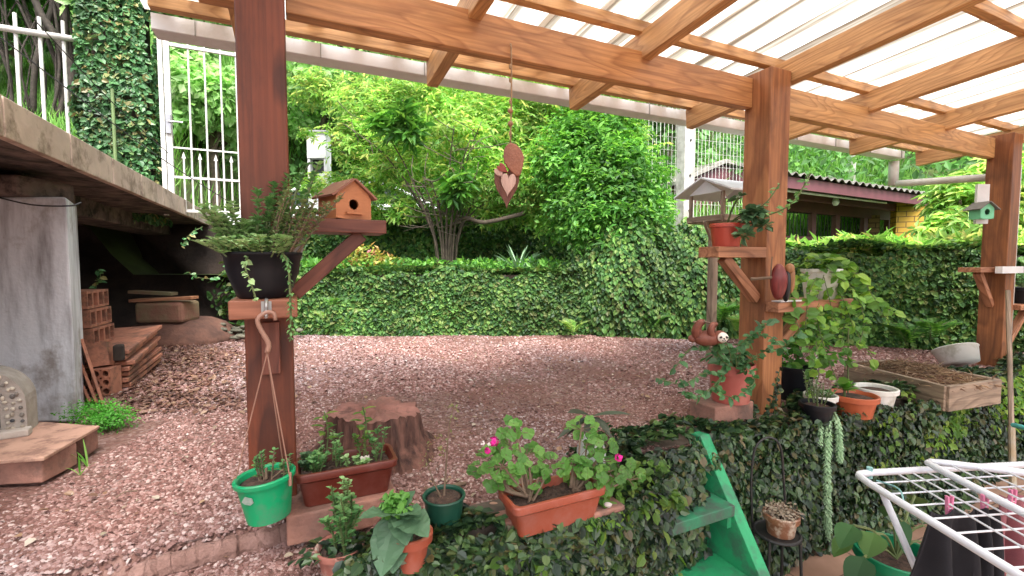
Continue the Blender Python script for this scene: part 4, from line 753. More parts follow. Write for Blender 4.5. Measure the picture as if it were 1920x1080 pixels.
# birdhouse shelf and birdhouse
r = thing('bird_shelf', 'reddish wooden shelf with diagonal brace holding the wooden birdhouse', 'shelf', g(.14, -.03, .9))
b = MB(); b.bar(g(.004, -.03, .918), g(.29, -.03, .918), .15, .044); b.build('board', W_RED, r, bevel=.003)
b = MB(); b.bar(g(.215, -.05, .893), g(.006, -.05, .70), .045, .045); b.build('brace', W_RED, r, bevel=.003)
BH = mat('birdhouse_wood', (.5, .2, .09), (.42, .16, .07), rough=.5, scale=12, bump=.08, stretch=(1, 1, 4)); BHR = mat('birdhouse_roof', (.3, .13, .085), (.24, .1, .07), rough=.55, scale=9, bump=.08)
def birdhouse(r, c, fx, w, d, h, hr, m_, mr, hole, perch=True, over=.012):
    fx = nrm(fx); dp = np.cross(Z, fx)                        # fx width axis, dp depth axis (away from front)
    f = c-fx*w/2; cx, cz, rr = w/2, h*.62, hole; n = 20; poly = [(0, 0), (w, 0), (w, h), (w/2, h+hr), (0, h)]
    b = MB(); ring = [(cx+rr*math.cos(2*math.pi*i/n-math.pi/2), cz+rr*math.sin(2*math.pi*i/n-math.pi/2)) for i in range(n)]
    def outer(p):                                              # walk the outline at the same angle
        a = math.atan2(p[1]-cz, p[0]-cx); best = None; dx, dy = math.cos(a), math.sin(a)
        for i in range(5):
            (x1, y1), (x2, y2) = poly[i], poly[(i+1) % 5]; den = dx*(y2-y1)-dy*(x2-x1)
            if abs(den) < 1e-9: continue
            t_ = ((x1-cx)*(y2-y1)-(y1-cz)*(x2-x1))/den; u_ = ((x1-cx)*dy-(y1-cz)*dx)/den
            if t_ > 0 and -1e-6 <= u_ <= 1+1e-6 and (best is None or t_ < best): best = t_
        return (cx+dx*best, cz+dy*best)
    for k_, off in ((0, 0.0), (1, .008)):
        pts = [f+fx*p[0]+Z*p[1]+dp*off for p in ring]+[f+fx*p[0]+Z*p[1]+dp*off for p in map(outer, ring)]
        b.add(pts, [((i, (i+1) % n, n+(i+1) % n, n+i) if k_ else (i, n+i, n+(i+1) % n, (i+1) % n)) for i in range(n)])
    b.add([f+fx*p[0]+Z*p[1] for p in ring]+[f+fx*p[0]+Z*p[1]+dp*.008 for p in ring], [(i, (i+1) % n, n+(i+1) % n, n+i) for i in range(n)])
    A = [f+fx*p[0]+Z*p[1] for p in poly]; B_ = [a+dp*d for a in A]; b.add(A+B_, [(5, 6, 7, 8, 9)]+[(0, 5, 9, 4), (1, 2, 7, 6), (0, 1, 6, 5)]); b.build('house_body', m_, r)
    sl = math.hypot(w/2, hr); e = over*1.3
    for sg in (-1, 1):
        b = MB(); ridge = f+fx*w/2+Z*(h+hr); eave = ridge+(fx*sg*w/2-Z*hr)*(1+e/sl*1.1); nn = nrm(np.cross(eave-ridge, dp))*(-sg); nn = nn if nn[2] > 0 else -nn
        P_ = [ridge-dp*over, eave-dp*over, eave+dp*(d+over), ridge+dp*(d+over)]; b.add([p_+nn*.001 for p_ in P_]+[p_+nn*.008 for p_ in P_], [(0, 1, 2, 3), (4, 7, 6, 5), (0, 4, 5, 1), (1, 5, 6, 2), (2, 6, 7, 3), (3, 7, 4, 0)]); b.build('roof_panel', mr, r)
    if perch: b = MB(); b.bar(f+fx*(w*.25)-dp*.006+Z*(cz-rr-.012), f+fx*(w*.72)-dp*.006+Z*(cz-rr-.012), .014, .006); b.build('perch', m_, r)
c = g(.19, -.085, .941); r = thing('birdhouse', 'orange brown wooden birdhouse with round hole, on the shelf beside the left post', 'birdhouse', c)
birdhouse(r, c, (math.cos(math.radians(48)), math.sin(math.radians(48)), 0), .125, .12, .078, .048, BH, BHR, .017)
# hanging hearts ornament
c = at(957, 85, 1.86); r = thing('heart_ornament', 'hanging ornament of driftwood hearts on a beaded rope under the beam', 'ornament', c)
e = at(957, 272, 1.84); b = MB(); b.tube(curve([c+Z*.006, c-V*.008-Z*.02, (c+e)/2-V*.01, e], 12), .0035, 6)
for yy_ in (125, 150, 190, 250): b.blob(at(957, yy_, 1.843), (.006, .006, .011), 8, 6)
b.build('rope', ROPE, r, smooth=True)
for yy_ in (208, 232): b = MB(); b.blob(at(957, yy_, 1.84), (.011, .011, .011), 12, 8); b.build('bead', mat('bead_wood', (.42, .22, .12), rough=.5), r, smooth=True)
def heart(o, w_, h_, th_, rot, squash=1.0, m=None, bev=.006):
    n = 26; P_ = []
    for i in range(n):
        t = 2*math.pi*i/n; P_.append((16*math.sin(t)**3/32*w_, (13*math.cos(t)-5*math.cos(2*t)-2*math.cos(3*t)-math.cos(4*t))/29*h_))
    cr, sr = math.cos(rot), math.sin(rot); P_ = [(x*cr-y*sr, x*sr+y*cr) for x, y in P_]; b = MB(); b.prism(P_, o, (1, 0, 0), (0, 0, 1), (0, th_, 0)); return b
DW1 = mat('driftwood_dark', (.24, .105, .075), (.16, .065, .05), rough=.7, scale=20, bump=.4, bscale=60, stretch=(3, 3, .6)); DW2 = mat('driftwood_pink', (.6, .4, .34), (.5, .32, .27), rough=.6, scale=20, bump=.2, stretch=(4, 4, .5)); DW3 = mat('driftwood_red', (.33, .06, .05), (.25, .05, .04), rough=.6)
heart(at(950, 345, 1.86), .10, .165, .03, 0).build('large_back_heart', DW1, r, bevel=.007, smooth=True)
b = MB(); n = 18; P_ = [(.040*math.cos(a)*(1.0 if math.sin(a) > 0 else .55+.45*(1+math.sin(a))), .066*math.sin(a)) for a in np.arange(n)*2*math.pi/n]; P_ = [(x*math.cos(.25)-y*math.sin(.25), x*math.sin(.25)+y*math.cos(.25)) for x, y in P_]
b.prism(P_, at(964, 299, 1.83), (1, 0, 0), Z, (0, .022, 0)); b.build('oval_plaque', mat('driftwood_brown', (.36, .15, .09), (.25, .1, .07), rough=.6, scale=14, bump=.5, bscale=90), r, bevel=.006, smooth=True)
heart(at(953, 343, 1.81), .058, .088, .02, -.08).build('pale_heart', DW2, r, bevel=.007, smooth=True)
heart(at(942, 315, 1.815), .03, .05, .02, .9).build('red_heart', DW3, r, bevel=.005, smooth=True); heart(at(936, 322, 1.82), .034, .044, .018, .5).build('small_pink_heart', DW2, r, bevel=.005, smooth=True)
# ---- post 2 shelves
r = thing('post_shelf', 'wooden shelf on the left side of the middle post, holding the small red pot', 'shelf', g(2.0, -.04, .82))
b = MB(); b.bar(g(1.84, -.04, .85), g(2.176, -.04, .85), .125, .052); b.build('board', W_SHELF, r, bevel=.003)
b = MB(); b.bar(g(1.93, -.05, .824), g(2.172, -.05, .61), .045, .05); b.build('brace', W_SHELF, r, bevel=.003)
c = g(1.965, -.035, .877); r = thing('flower_pot', 'small red plastic pot with a dark succulent on the middle post shelf', 'pot', c)
pot(r, c, .077, .062, .115, mat('red_plastic', (.42, .06, .035), (.36, .05, .03), rough=.4, bump=.02), SOIL, .006, .02)
for (px, py, Y_, n_, L_) in ((1410, 400, 2.22, 46, .07), (1395, 440, 2.2, 24, .055), (1432, 425, 2.22, 22, .045), (1385, 370, 2.25, 12, .045)):
    e = at(px, py, Y_); b = MB(); b.tube(curve([c+Z*.1, (c+Z*.1+e)/2+Z*.02, e], 6), .005, 5); s_ = b.build('stem', STEM, r); q = MB(); d = rnd(n_); d[:, 2] = d[:, 2]*.6; leaves(q, OVATE, e+d*.012, d, nrm(Z*.6+rnd(n_)*.4-d*.2), L_*(.6+.5*RNG.random(n_))); q.build('leaves', SUCD, s_)
trail(r, [c+Z*.11, at(1450, 400, 2.15), at(1490, 375, 2.12), at(1520, 325, 2.1)], 46, .032, SUCG, DIAM, .0035, .2); trail(r, [c+Z*.11, at(1430, 385, 2.2), at(1462, 345, 2.2)], 22, .028, SUCG, DIAM, .003, .2)
r = thing('post_shelf', 'wooden shelf on the right side of the middle post, holding the white pot', 'shelf', g(2.5, -.1, .56))
b = MB(); b.bar(g(2.176, -.14, .575), g(2.80, -.14, .575), .07, .05); b.build('board', W_SHELF, r, bevel=.003)
b = MB(); b.bar(g(2.335, -.03, .578), g(2.80, -.03, .578), .14, .04); b.build('rear_board', W_SHELF, r, bevel=.003)
b = MB(); b.bar(g(2.60, -.06, .555), g(2.335, -.06, .36), .045, .05); b.build('brace', W_SHELF, r, bevel=.003)
b = MB(); b.bar(g(2.18, -.16, .606), g(2.34, -.16, .606), .05, .006); tag(b.build('marker_strip', WHITE), 'flat white strip lying on the left end of the shelf with the white pot', 'strip')
c = g(2.66, -.08, .60); r = thing('flower_pot', 'white pot with long round leaved trailing vines on the middle post shelf', 'pot', c)
pot(r, c, .098, .075, .165, WHITEP, SOIL, .006, .02)
for i, pts in enumerate([[(1530, 520), (1515, 560), (1512, 640), (1535, 700)], [(1545, 515), (1530, 575), (1545, 650), (1570, 715)], [(1560, 515), (1590, 530), (1625, 560), (1665, 600)], [(1560, 512), (1600, 545), (1620, 600), (1610, 650)], [(1555, 510), (1610, 515), (1640, 560), (1680, 590)], [(1550, 512), (1580, 560), (1600, 610), (1640, 680)], [(1520, 515), (1500, 520), (1480, 560), (1500, 620)], [(1545, 520), (1560, 600), (1530, 660), (1510, 740)], [(1565, 515), (1585, 580), (1580, 640), (1600, 690)]]):
    trail(r, [at(x_, y_, 2.42-.03*k_+.05*(i % 3)) for k_, (x_, y_) in enumerate(pts)], 30, .052, VINEL)
q = MB(); crown(q, OVATE, [(c+Z*.19, (.12, .1, .05)), (c+np.array([.09, 0, .18]), (.07, .07, .05))], 150, .055, .3, 1, 0); q.build('top_leaves', VINEL, r)
trail(r, [at(1530, 640, 2.35), at(1535, 700, 2.35), at(1520, 750, 2.35)], 10, .04, VINEL)
# carved bird
c = at(1462, 528, 2.24); r = thing('carved_bird', 'carved wooden parrot in red, black and tan fixed to the front of the middle post', 'ornament', c)
RW = mat('red_lacquer', (.2, .03, .028), (.12, .018, .018), rough=.35, scale=25, bump=.2, stretch=(4, 4, .5)); BW = DARKM; TW = mat('tan_wood', (.36, .18, .08), (.24, .11, .045), rough=.5, scale=20, bump=.1, stretch=(4, 4, .6))
b = MB(); b.blob(c+np.array([-.004, 0, 0]), (.040, .03, .088), 16, 12, .05, seed=1); b.build('wing', RW, r, smooth=True)
b = MB(); b.blob(c+np.array([.04, .015, -.018]), (.018, .03, .078), 14, 10, .08, seed=2); b.build('tail', BW, r, smooth=True)
b = MB(); b.blob(c+np.array([.062, .018, .012]), (.02, .025, .068), 14, 10, .1, seed=3); b.blob(c+np.array([.052, .01, .062]), (.022, .022, .026), 12, 8); b.build('body', TW, r, smooth=True)
b = MB(); b.tube(curve([c+np.array([-.13, .02, .012]), c+np.array([-.06, .0, .018]), c+np.array([-.03, .0, .02])], 6), .008, 6); b.tube([c+np.array([-.045, 0, .02]), c+np.array([-.04, .0, .12])], .003, 5); b.build('perch_twig', TWIG, r)
# ---- post 3 shelves, birdhouse
r = thing('post_shelf', 'empty wooden shelf with a white front edge on the left of the right hand post', 'shelf', g(4.6, -.03, .72))
b = MB(); b.bar(g(4.50, -.02, .745), g(4.855, -.02, .745), .13, .035); b.build('board', W_SHELF, r, bevel=.002); b = MB(); b.bar(g(4.66, -.125, .745), g(5.01, -.125, .745), .04, .05); b.build('white_edge', WHITE, r)
b = MB(); b.bar(g(4.63, -.02, .727), g(4.857, -.02, .47), .045, .045); b.build('brace', W_SHELF, r, bevel=.002)
r = thing('post_shelf', 'pale wooden shelf on the right of the right hand post, holding a black pot', 'shelf', g(5.2, -.1, .43))
b = MB(); b.bar(g(5.08, -.05, .45), g(5.6, -.05, .45), .14, .04); b.build('board', W_SHELF, r, bevel=.002); b = MB(); b.bar(g(5.4, -.05, .43), g(5.08, -.05, .16), .045, .045); b.build('brace', W_SHELF, r, bevel=.002)
c = g(5.32, -.05, .472); r = thing('flower_pot', 'black pot on the shelf at the right edge of the photo', 'pot', c); pot(r, c, .085, .06, .13, BLACKP, SOIL)
b = MB(); q = MB(); sprigs(b, q, c+Z*.12, 6, .12, .05, .03, OVATE, 12, (0, 0, 0), .03); q.build('leaves', SUCG, r); b.build('stems', STEM, r)
c = at(1851, 405, 3.40); GRB = mat('mint_paint', (.2, .62, .38), (.16, .52, .3), rough=.5, scale=10, bump=.05); r = thing('birdhouse', 'tiny mint green birdhouse hung on the right hand post', 'birdhouse', c)
birdhouse(r, c-Z*.02, (math.cos(math.radians(5)), math.sin(math.radians(5)), 0), .11, .08, .08, .04, GRB, mat('grey_shingle', (.18, .17, .16), rough=.7), .022, False, .02)
b = MB(); b.bar(c+np.array([0.03, .075, -.05]), c+np.array([.03, .075, .24]), .09, .02, up=np.array([0, 1., 0])); b.build('back_board', WHITE, r)
# ---- bird feeder
p = at(1333, 640, 3.7); p[2] = 0; c = np.array([p[0], p[1], 1.12]); r = thing('bird_feeder', 'wooden bird feeder table with white pitched roof on a pole, behind the middle post', 'bird feeder', p)
b = MB(); b.bar(p, p+Z*1.12, .055, .055, up=V); b.build('pole', W_GREY, r, bevel=.003)
o = c+U*.10; b = MB(); b.bar(o-U*.2, o+U*.2, .34, .02); b.bar(o-U*.2-V*.18+Z*.02, o+U*.2-V*.18+Z*.02, .014, .045); b.bar(o-U*.2+V*.18+Z*.02, o+U*.2+V*.18+Z*.02, .014, .045); b.bar(o-U*.207-V*.17+Z*.02, o-U*.207+V*.17+Z*.02, .014, .045); b.build('tray', W_GREY, r, bevel=.002)
for su in (-1, 1):
    for sv in (-1, 1): b = MB(); b.bar(o+U*su*.185+V*sv*.155+Z*.01, o+U*su*.185+V*sv*.155+Z*.22, .022, .022, up=V); b.build('corner_post', W_GREY, r)
for sv in (-1, 1):
    b = MB(); b.prism([(0, 0), (.28, -.12), (.28, -.132), (0, -.012)], o-U*.25+Z*.34, V*sv, Z, U*.5); b.build('roof_panel', WHITE, r)
for so in (.19, -.202): b = MB(); b.prism([(-.16, 0), (.16, 0), (0, .1)], o+U*so+Z*.215, V, Z, U*.012); b.build('gable_board', WHITE, r)
b = MB(); b.bar(c-V*.02-U*.12+Z*-.0, c-Z*.16, .025, .03); b.build('strut', W_GREY, r)
b = MB(); b.bar(o-U*.1+Z*.03, o-U*.02+Z*.03, .06, .03); b.build('food_tray', WHITE, r)
# ================================================================== ALONG THE WALL
def block(name, label, c, sz, m=BRICK, rz=A25, group=None, cat='block'):
    b = MB(); b.box(np.asarray(c, float)+Z*sz[2]/2, sz, rz); return tag(b.build(name, m, bevel=.006), label, cat, group)
block('stone_block', 'reddish stone block under the large pink red pot', g(1.875, -.11, .0), (.26, .15, .13))
block('stone_block', 'brown stone block under the brown window box planter beside the left post', g(.13, -.15, -.03), (.32, .16, .09))
def windowbox(root, c, L, w_, h, m):
    b = MB(); e = [(1, 0), (1.0, 0)]; rings = []
    def ring(l, ww, z, rr=.02):
        pts = []
        for sx, sy, a0_ in ((1, 1, 0), (-1, 1, 90), (-1, -1, 180), (1, -1, 270)):
            for k in range(5):
                a = math.radians(a0_+k*22.5); pts.append(c+U*(sx*(l/2-rr)+rr*math.cos(a))+V*(sy*(ww/2-rr)+rr*math.sin(a))+Z*z)
        return pts
    R_ = [ring(L-.05, w_-.04, 0), ring(L-.02, w_-.015, h-.03), ring(L+.002, w_+.002, h-.022), ring(L+.004, w_+.004, h-.004), ring(L, w_, h), ring(L-.018, w_-.018, h), ring(L-.024, w_-.022, h-.006), ring(L-.04, w_-.03, h-.05)]
    vs = [p_ for q_ in R_ for p_ in q_]; n = 20; f = [(i*n+j, i*n+(j+1) % n, (i+1)*n+(j+1) % n, (i+1)*n+j) for i in range(len(R_)-1) for j in range(n)]; f.append(tuple(range(n))[::-1]); b.add(vs, f)
    o = b.build('box', m, root, smooth=True)
    try: o.data.set_sharp_from_angle(angle=math.radians(30))
    except Exception: pass
    b = MB(); NX, NY = 30, 14; vs = [c+U*(i/(NX-1)-.5)*(L-.034)+V*(j/(NY-1)-.5)*(w_-.03)+Z*(h-.028+.010*RNG.random()) for i in range(NX) for j in range(NY)]; b.add(vs, [(i*NY+j, (i+1)*NY+j, (i+1)*NY+j+1, i*NY+j+1) for i in range(NX-1) for j in range(NY-1)]); b.build('soil', SOIL, root, smooth=True)
c = g(.145, -.145, .062); r = thing('window_box', 'dark brown rectangular planter with small succulents beside the left post', 'planter', c); windowbox(r, c, .30, .15, .108, BROWNP)
for (a_, s_, h_, n_, m_) in ((-.09, -.01, .06, 9, SUCG), (-.03, .01, .09, 3, SUCG), (.10, .0, .11, 4, SUCG), (-.11, .02, .05, 8, SUCD), (.02, -.03, .035, 4, SUCC), (-.05, .045, .10, 2, SUCC), (.07, .04, .12, 2, VINEL)):
    b = MB(); q = MB(); sprigs(b, q, c+U*a_+V*s_+Z*.08, n_, h_, .03, .018, OVATE, 16, (0, 0, 0), .02, .002); s = b.build('stems', STEM, r); q.build('leaves', m_, s)
for a_ in (-.06, .06):
    b = MB(); q = MB(); p = c+U*a_+V*.05+Z*.085; b.tube(curve([p, p+Z*.1+U*.01, p+Z*.17], 8), .0025, 5); st_ = b.build('yellow_green_shoot', STEM, r)
    for i in range(9): aa = i*2.4; blade(q, p+Z*(.08+.01*i), (math.cos(aa), math.sin(aa), .5), .045, .018, .6, n=5)
    q.build('leaves', LIMEI, st_)
b = MB(); p = c+U*.055-V*.02+Z*.082; b.prism([(-.014, 0), (.014, 0), (.014, .034), (.009, .030), (.004, .034), (-.003, .029), (-.009, .034), (-.014, .031)], p, U, Z, V*.002); b.build('plant_tag', mat('cream_tag', (.75, .68, .6), rough=.6, bump=0), r)
# terracotta box with geraniums
fl = on(967, 958, .1); fl[2] = 0; c = fl+U*.157+V*.066+Z*.002; r = thing('window_box', 'terracotta coloured rectangular planter with pink flowering geraniums on the wall edge', 'planter', c); windowbox(r, c, .315, .135, .102, TERRA)
GER = leafmat('geranium_leaves', [(.09, .24, .05), (.14, .33, .07), (.2, .4, .1)], trans=.35); PINK = mat('magenta_petals', (.75, .01, .32), (.6, .01, .25), rough=.6, bump=0); WPET = mat('white_petals', (.8, .74, .74), rough=.6, bump=0)
def geranium(root, base, targets, lr=.018):
    b = MB(); q = MB()
    for e in targets:
        e = np.asarray(e, float); m_ = (base+e)/2+np.array([0, 0, -.01])+rnd(1)[0]*.015; b.tube(curve([base+rnd(1)[0]*.01, m_, e], 8), np.linspace(.005, .0025, 9)[:len(curve([base, m_, e], 8))], 6)
        for k in range(8):
            p_ = e+rnd(1)[0]*np.array([.045, .04, .03]); b.tube([e-Z*.01, p_], .0012, 4); disc_leaf(q, p_, Z*.8+rnd(1)[0]*.6+np.array([0, -.5, 0]), lr*(.7+.5*RNG.random()))
    return b, q
b, q = geranium(r, c-U*.08+Z*.08, [at(x_, y_, Y_) for x_, y_, Y_ in ((935, 895, 1.38), (955, 830, 1.42), (965, 805, 1.44), (985, 850, 1.42), (1010, 895, 1.40), (920, 860, 1.4), (940, 870, 1.36), (1035, 870, 1.42), (975, 885, 1.36), (1000, 870, 1.45), (910, 875, 1.44))]); b.build('left_stems', TWIG, r); q.build('left_leaves', GER, r)
b, q = geranium(r, c+U*.08+Z*.08, [at(x_, y_, Y_) for x_, y_, Y_ in ((1090, 800, 1.5), (1100, 830, 1.48), (1085, 855, 1.46), (1120, 860, 1.46), (1140, 880, 1.5), (1130, 840, 1.5), (1150, 895, 1.46), (1165, 880, 1.52), (1075, 880, 1.44), (1110, 890, 1.42), (1180, 895, 1.5), (1130, 905, 1.42))]); b.build('right_stems', TWIG, r); q.build('right_leaves', GER, r)
def bloom(cp, R_, m_, n=26):
    b = MB()
    for i in range(n):
        d = rnd(1)[0]; disc_leaf(b, cp+d*R_*.75, nrm(d+rnd(1)[0]*.3), R_*.42, 8, 3, .2)
    return b.build('flower_head', m_, r)
bloom(at(926, 828, 1.36), .016, PINK); bloom(at(914, 845, 1.36), .012, PINK, 18); bloom(at(1160, 858, 1.44), .014, PINK, 20); bloom(at(905, 831, 1.37), .008, WPET, 10); bloom(at(917, 833, 1.35), .007, WPET, 8)
b = MB(); b.tube(curve([at(926, 828, 1.36), at(938, 850, 1.38), at(950, 890, 1.38)], 6), .0018, 5); b.tube(curve([at(1160, 860, 1.44), at(1148, 865, 1.46), at(1130, 890, 1.46)], 6), .0018, 5); b.build('flower_stalks', STEM, r)
b = MB(); b.tube(curve([at(945, 918, 1.37), at(965, 925, 1.36), at(990, 930, 1.35)], 6), .006, 6); b.tube(curve([at(1070, 915, 1.42), at(1075, 880, 1.44), at(1080, 860, 1.46)], 6), .006, 6); b.tube([at(1095, 915, 1.44), at(1118, 905, 1.43)], .006, 6); b.build('woody_stems', TWIG, r, smooth=True)
# translucent jug with dark leaved plant
c = on(1108, 905, 0); JUG = mat('milky_plastic', (.62, .66, .64), (.5, .55, .53), rough=.25, bump=.02); r = thing('plastic_jug', 'cut milky plastic jug with a dark bronze leaved plant, behind the geranium planter', 'jug', c)
b = MB(); b.lathe([(.045, 0), (.052, .01), (.052, .06), (.046, .068), (.052, .076), (.052, .125), (.044, .15), (.046, .165), (.043, .166), (.04, .15)], c, 28); b.build('jug_body', JUG, r, smooth=True)
b = MB(); b.bar(c+np.array([-.01, -.0545, .06]), c+np.array([.015, -.0535, .06]), .002, .03); b.build('torn_label', mat('teal_label', (.1, .45, .45), rough=.6, bump=0), r)
b = MB(); b.tube(curve([c+Z*.1, c+Z*.2+U*.005, c+Z*.25], 6), .005, 6); st_ = b.build('stem', TWIG, r); q = MB()
for (px, py, L_, W_) in ((1060, 800, .15, .045), (1075, 765, .1, .07), (1150, 768, .14, .045), (1152, 818, .15, .04), (1105, 830, .09, .05), (1120, 785, .10, .04), (1045, 815, .12, .03)):
    d = at(px, py, 1.62)-(c+Z*.25); blade(q, c+Z*.245, d, L_, W_, .35, fold=.2, n=8)
q.build('leaves', leafmat('bronze_leaves', [(.07, .085, .06), (.1, .12, .09), (.045, .04, .03)], trans=.1, rough=.4), st_)
# dark green pot with twigs
c = on(833, 992, 0); r = thing('flower_pot', 'dark green round pot of bare soil with thin dry stems', 'pot', c); pot(r, c, .061, .047, .108, mat('dark_green_plastic', (.012, .07, .045), (.01, .055, .035), rough=.4, bump=.02), SOIL, .006, .008, None, .93)
b = MB(); b.tube(curve([c+Z*.1, at(838, 850, 1.36), at(842, 800, 1.34), at(850, 765, 1.33)], 10), np.linspace(.0035, .001, 10), 5); b.tube(curve([c+Z*.1+U*-.01, at(812, 900, 1.34), at(798, 860, 1.33)], 8), np.linspace(.003, .001, 9), 5); b.build('dry_stems', TWIG, r)
q = MB(); crown(q, DIAM, [(at(846, 775, 1.33), (.02, .02, .045)), (at(798, 858, 1.33), (.02, .02, .03)), (at(820, 835, 1.34), .03)], 60, .012); q.build('sparse_leaves', BROWNL, r)
# grey green big leaf plant
c = on(772, 1060, -.01); r = thing('flower_pot', 'small terracotta pot with a plant of large grey green leaves and a green bud cluster', 'pot', c); pot(r, c, .05, .036, .095, TERRA, SOIL)
b = MB(); cp = at(745, 955, 1.2); b.tube(curve([c+Z*.08, (c+Z*.08+cp)/2+Z*.01, cp], 6), .006, 6); b.build('stem', STEM, r); q = MB()
for (px, py, L_, W_) in ((672, 945, .125, .05), (715, 1050, .16, .075), (735, 1065, .15, .07), (812, 985, .13, .075), (800, 935, .11, .055), (770, 915, .075, .05), (765, 1010, .10, .05), (820, 950, .10, .05), (700, 915, .06, .035)):
    d = at(px, py, 1.12 if py > 930 else 1.22)-cp; blade(q, cp-Z*.01, d, L_*.92, W_*1.35, .42, fold=.15, n=10, prof=.75, wave=.09)
q.build('broad_leaves', leafmat('grey_green_leaves', [(.07, .15, .085), (.1, .2, .11), (.12, .23, .13)], trans=.15, rough=.5), r)
q = MB(); crown(q, OVATE, [(cp+Z*.012, (.04, .035, .025))], 160, .02, .6, .8, .2); q.build('bud_cluster', leafmat('bud_green', [(.12, .33, .06), (.2, .45, .1)], trans=.3), r)
# clay pot with succulent, bottom
c = np.array([-.472, 1.234, -.058]); r = thing('flower_pot', 'old reddish clay pot with upright succulent shoots at the bottom edge of the photo', 'pot', c); pot(r, c, .062, .045, .085, mat('old_clay', (.42, .16, .12), (.3, .11, .085), rough=.7, scale=12, bump=.2, dirt=(.5, .42, .36), dscale=14), SOIL, .006, .018)
b = MB(); q = MB(); sprigs(b, q, c+Z*.075, 8, .15, .05, .022, OVATE, 26, (-.08, 0, 0), .035, .003, .5); q.build('leaves', SUCG, r); b.build('stems', STEM, r)
b = MB(); q = MB(); sprigs(b, q, c+Z*.075+U*.02, 2, .22, .01, .018, OVATE, 36, (.05, -.1, 0), .01, .003, .4); q.build('tall_shoot_leaves', SUCC, r); b.build('tall_shoot_stems', STEM, r)
# tree stump
def stump():
    c = on(684, 880, 0); c[1] += .16; r = thing('tree_stump', 'weathered reddish tree stump with cracked bark in the gravel', 'stump', c); b = MB(); n = 72; prof = [(1.42, -.02), (1.2, .025), (1.06, .07), (1.0, .12), (.97, .165), (.96, .182)]; vs = []; R0 = .185
    ph = RNG.random(8)*6
    for j, (k, z) in enumerate(prof):
        for i in range(n):
            a = 2*math.pi*i/n; rr = R0*k*(1+.05*math.sin(3*a+ph[0])+.05*math.sin(7*a+ph[1])+.035*math.sin(19*a+ph[2]+j*.5)+.03*math.sin(31*a+ph[3]+j)*(1.3-j*.1)+(.12*max(0, math.sin(5*a+ph[4])) if j < 2 else 0)); vs.append(c+np.array([rr*math.cos(a), rr*math.sin(a)*.88, z+(.008*math.sin(5*a)+.006*math.sin(23*a))*(j > 3)]))
    f = [(j*n+i, j*n+(i+1) % n, (j+1)*n+(i+1) % n, (j+1)*n+i) for j in range(len(prof)-1) for i in range(n)]; b.add(vs, f)
    b.build('bark', mat('stump_bark', (.21, .1, .075), (.05, .024, .02), rough=.9, scale=9, bump=1.0, bscale=26, stretch=(3, 3, .5)), r, smooth=False)
    b = MB(); top = vs[-n:]; rings = [top]
    for k in (.75, .5, .25): rings.append([c+(np.array(p_)-c)*np.array([k, k, 1])+Z*(.004*RNG.random()) for p_ in top])
    v2 = [p_+Z*.001 for q_ in rings for p_ in q_]+[c+Z*.184]; f = [(j*n+i, j*n+(i+1) % n, (j+1)*n+(i+1) % n, (j+1)*n+i) for j in range(3) for i in range(n)]+[(3*n+i, 3*n+(i+1) % n, 4*n) for i in range(n)]; b.add(v2, f)
    b.build('cut_face', mat('stump_top', (.36, .17, .135), (.22, .1, .08), rough=.85, scale=7, bump=.6, bscale=24, dirt=(.09, .045, .035), dscale=8), r, smooth=True)
stump()
# pots right of post 2
c = g(1.91, -.13, .132); r = thing('flower_pot', 'large pink red pot with leafy stems on the stone block before the middle post', 'pot', c); pot(r, c, .103, .083, .185, mat('pink_red_plastic', (.42, .1, .085), (.36, .08, .065), rough=.45, bump=.03, dirt=(.4, .14, .11), dscale=8), SOIL, .007, .045)
PL = leafmat('waxy_leaves', [(.04, .12, .045), (.07, .19, .07), (.11, .26, .09)], trans=.2, rough=.35)
for pts in ([(1370, 690), (1340, 660), (1300, 650), (1265, 690)], [(1360, 700), (1320, 700), (1280, 720), (1235, 710)], [(1360, 700), (1330, 730), (1300, 745), (1285, 735)], [(1380, 690), (1400, 640), (1440, 630), (1475, 660)], [(1390, 690), (1430, 660), (1470, 650), (1500, 620)], [(1375, 690), (1360, 640), (1330, 630), (1310, 655)], [(1385, 700), (1400, 690), (1415, 715), (1400, 730)], [(1360, 700), (1345, 730), (1370, 745), (1405, 735)], [(1380, 690), (1385, 650), (1420, 620), (1450, 600)], [(1370, 690), (1350, 670), (1345, 650), (1360, 625)]):
    trail(r, [at(x_, y_, 2.1-.04*k_) for k_, (x_, y_) in enumerate(pts)], 22, .038, PL, r=.0022, hang=.3)
q = MB(); crown(q, OVATE, [(c+Z*.22, (.12, .1, .06))], 110, .045, .4, .9, .1); q.build('leaves', PL, r)
r = thing('ivy_strand', 'ivy strand climbing the foot of the middle post', 'ivy', g(2.25, -.11, 0))
for pts in ([(1440, 822), (1452, 780), (1450, 740), (1463, 690)], [(1450, 825), (1460, 790), (1456, 750), (1462, 720)], [(1400, 815), (1410, 790), (1415, 765), (1408, 750)], [(1430, 825), (1425, 790), (1440, 775), (1445, 750)]): trail(r, [at(x_, y_, 2.27) for x_, y_ in pts], 34, .026, IVYD, part='stem', hang=.7)
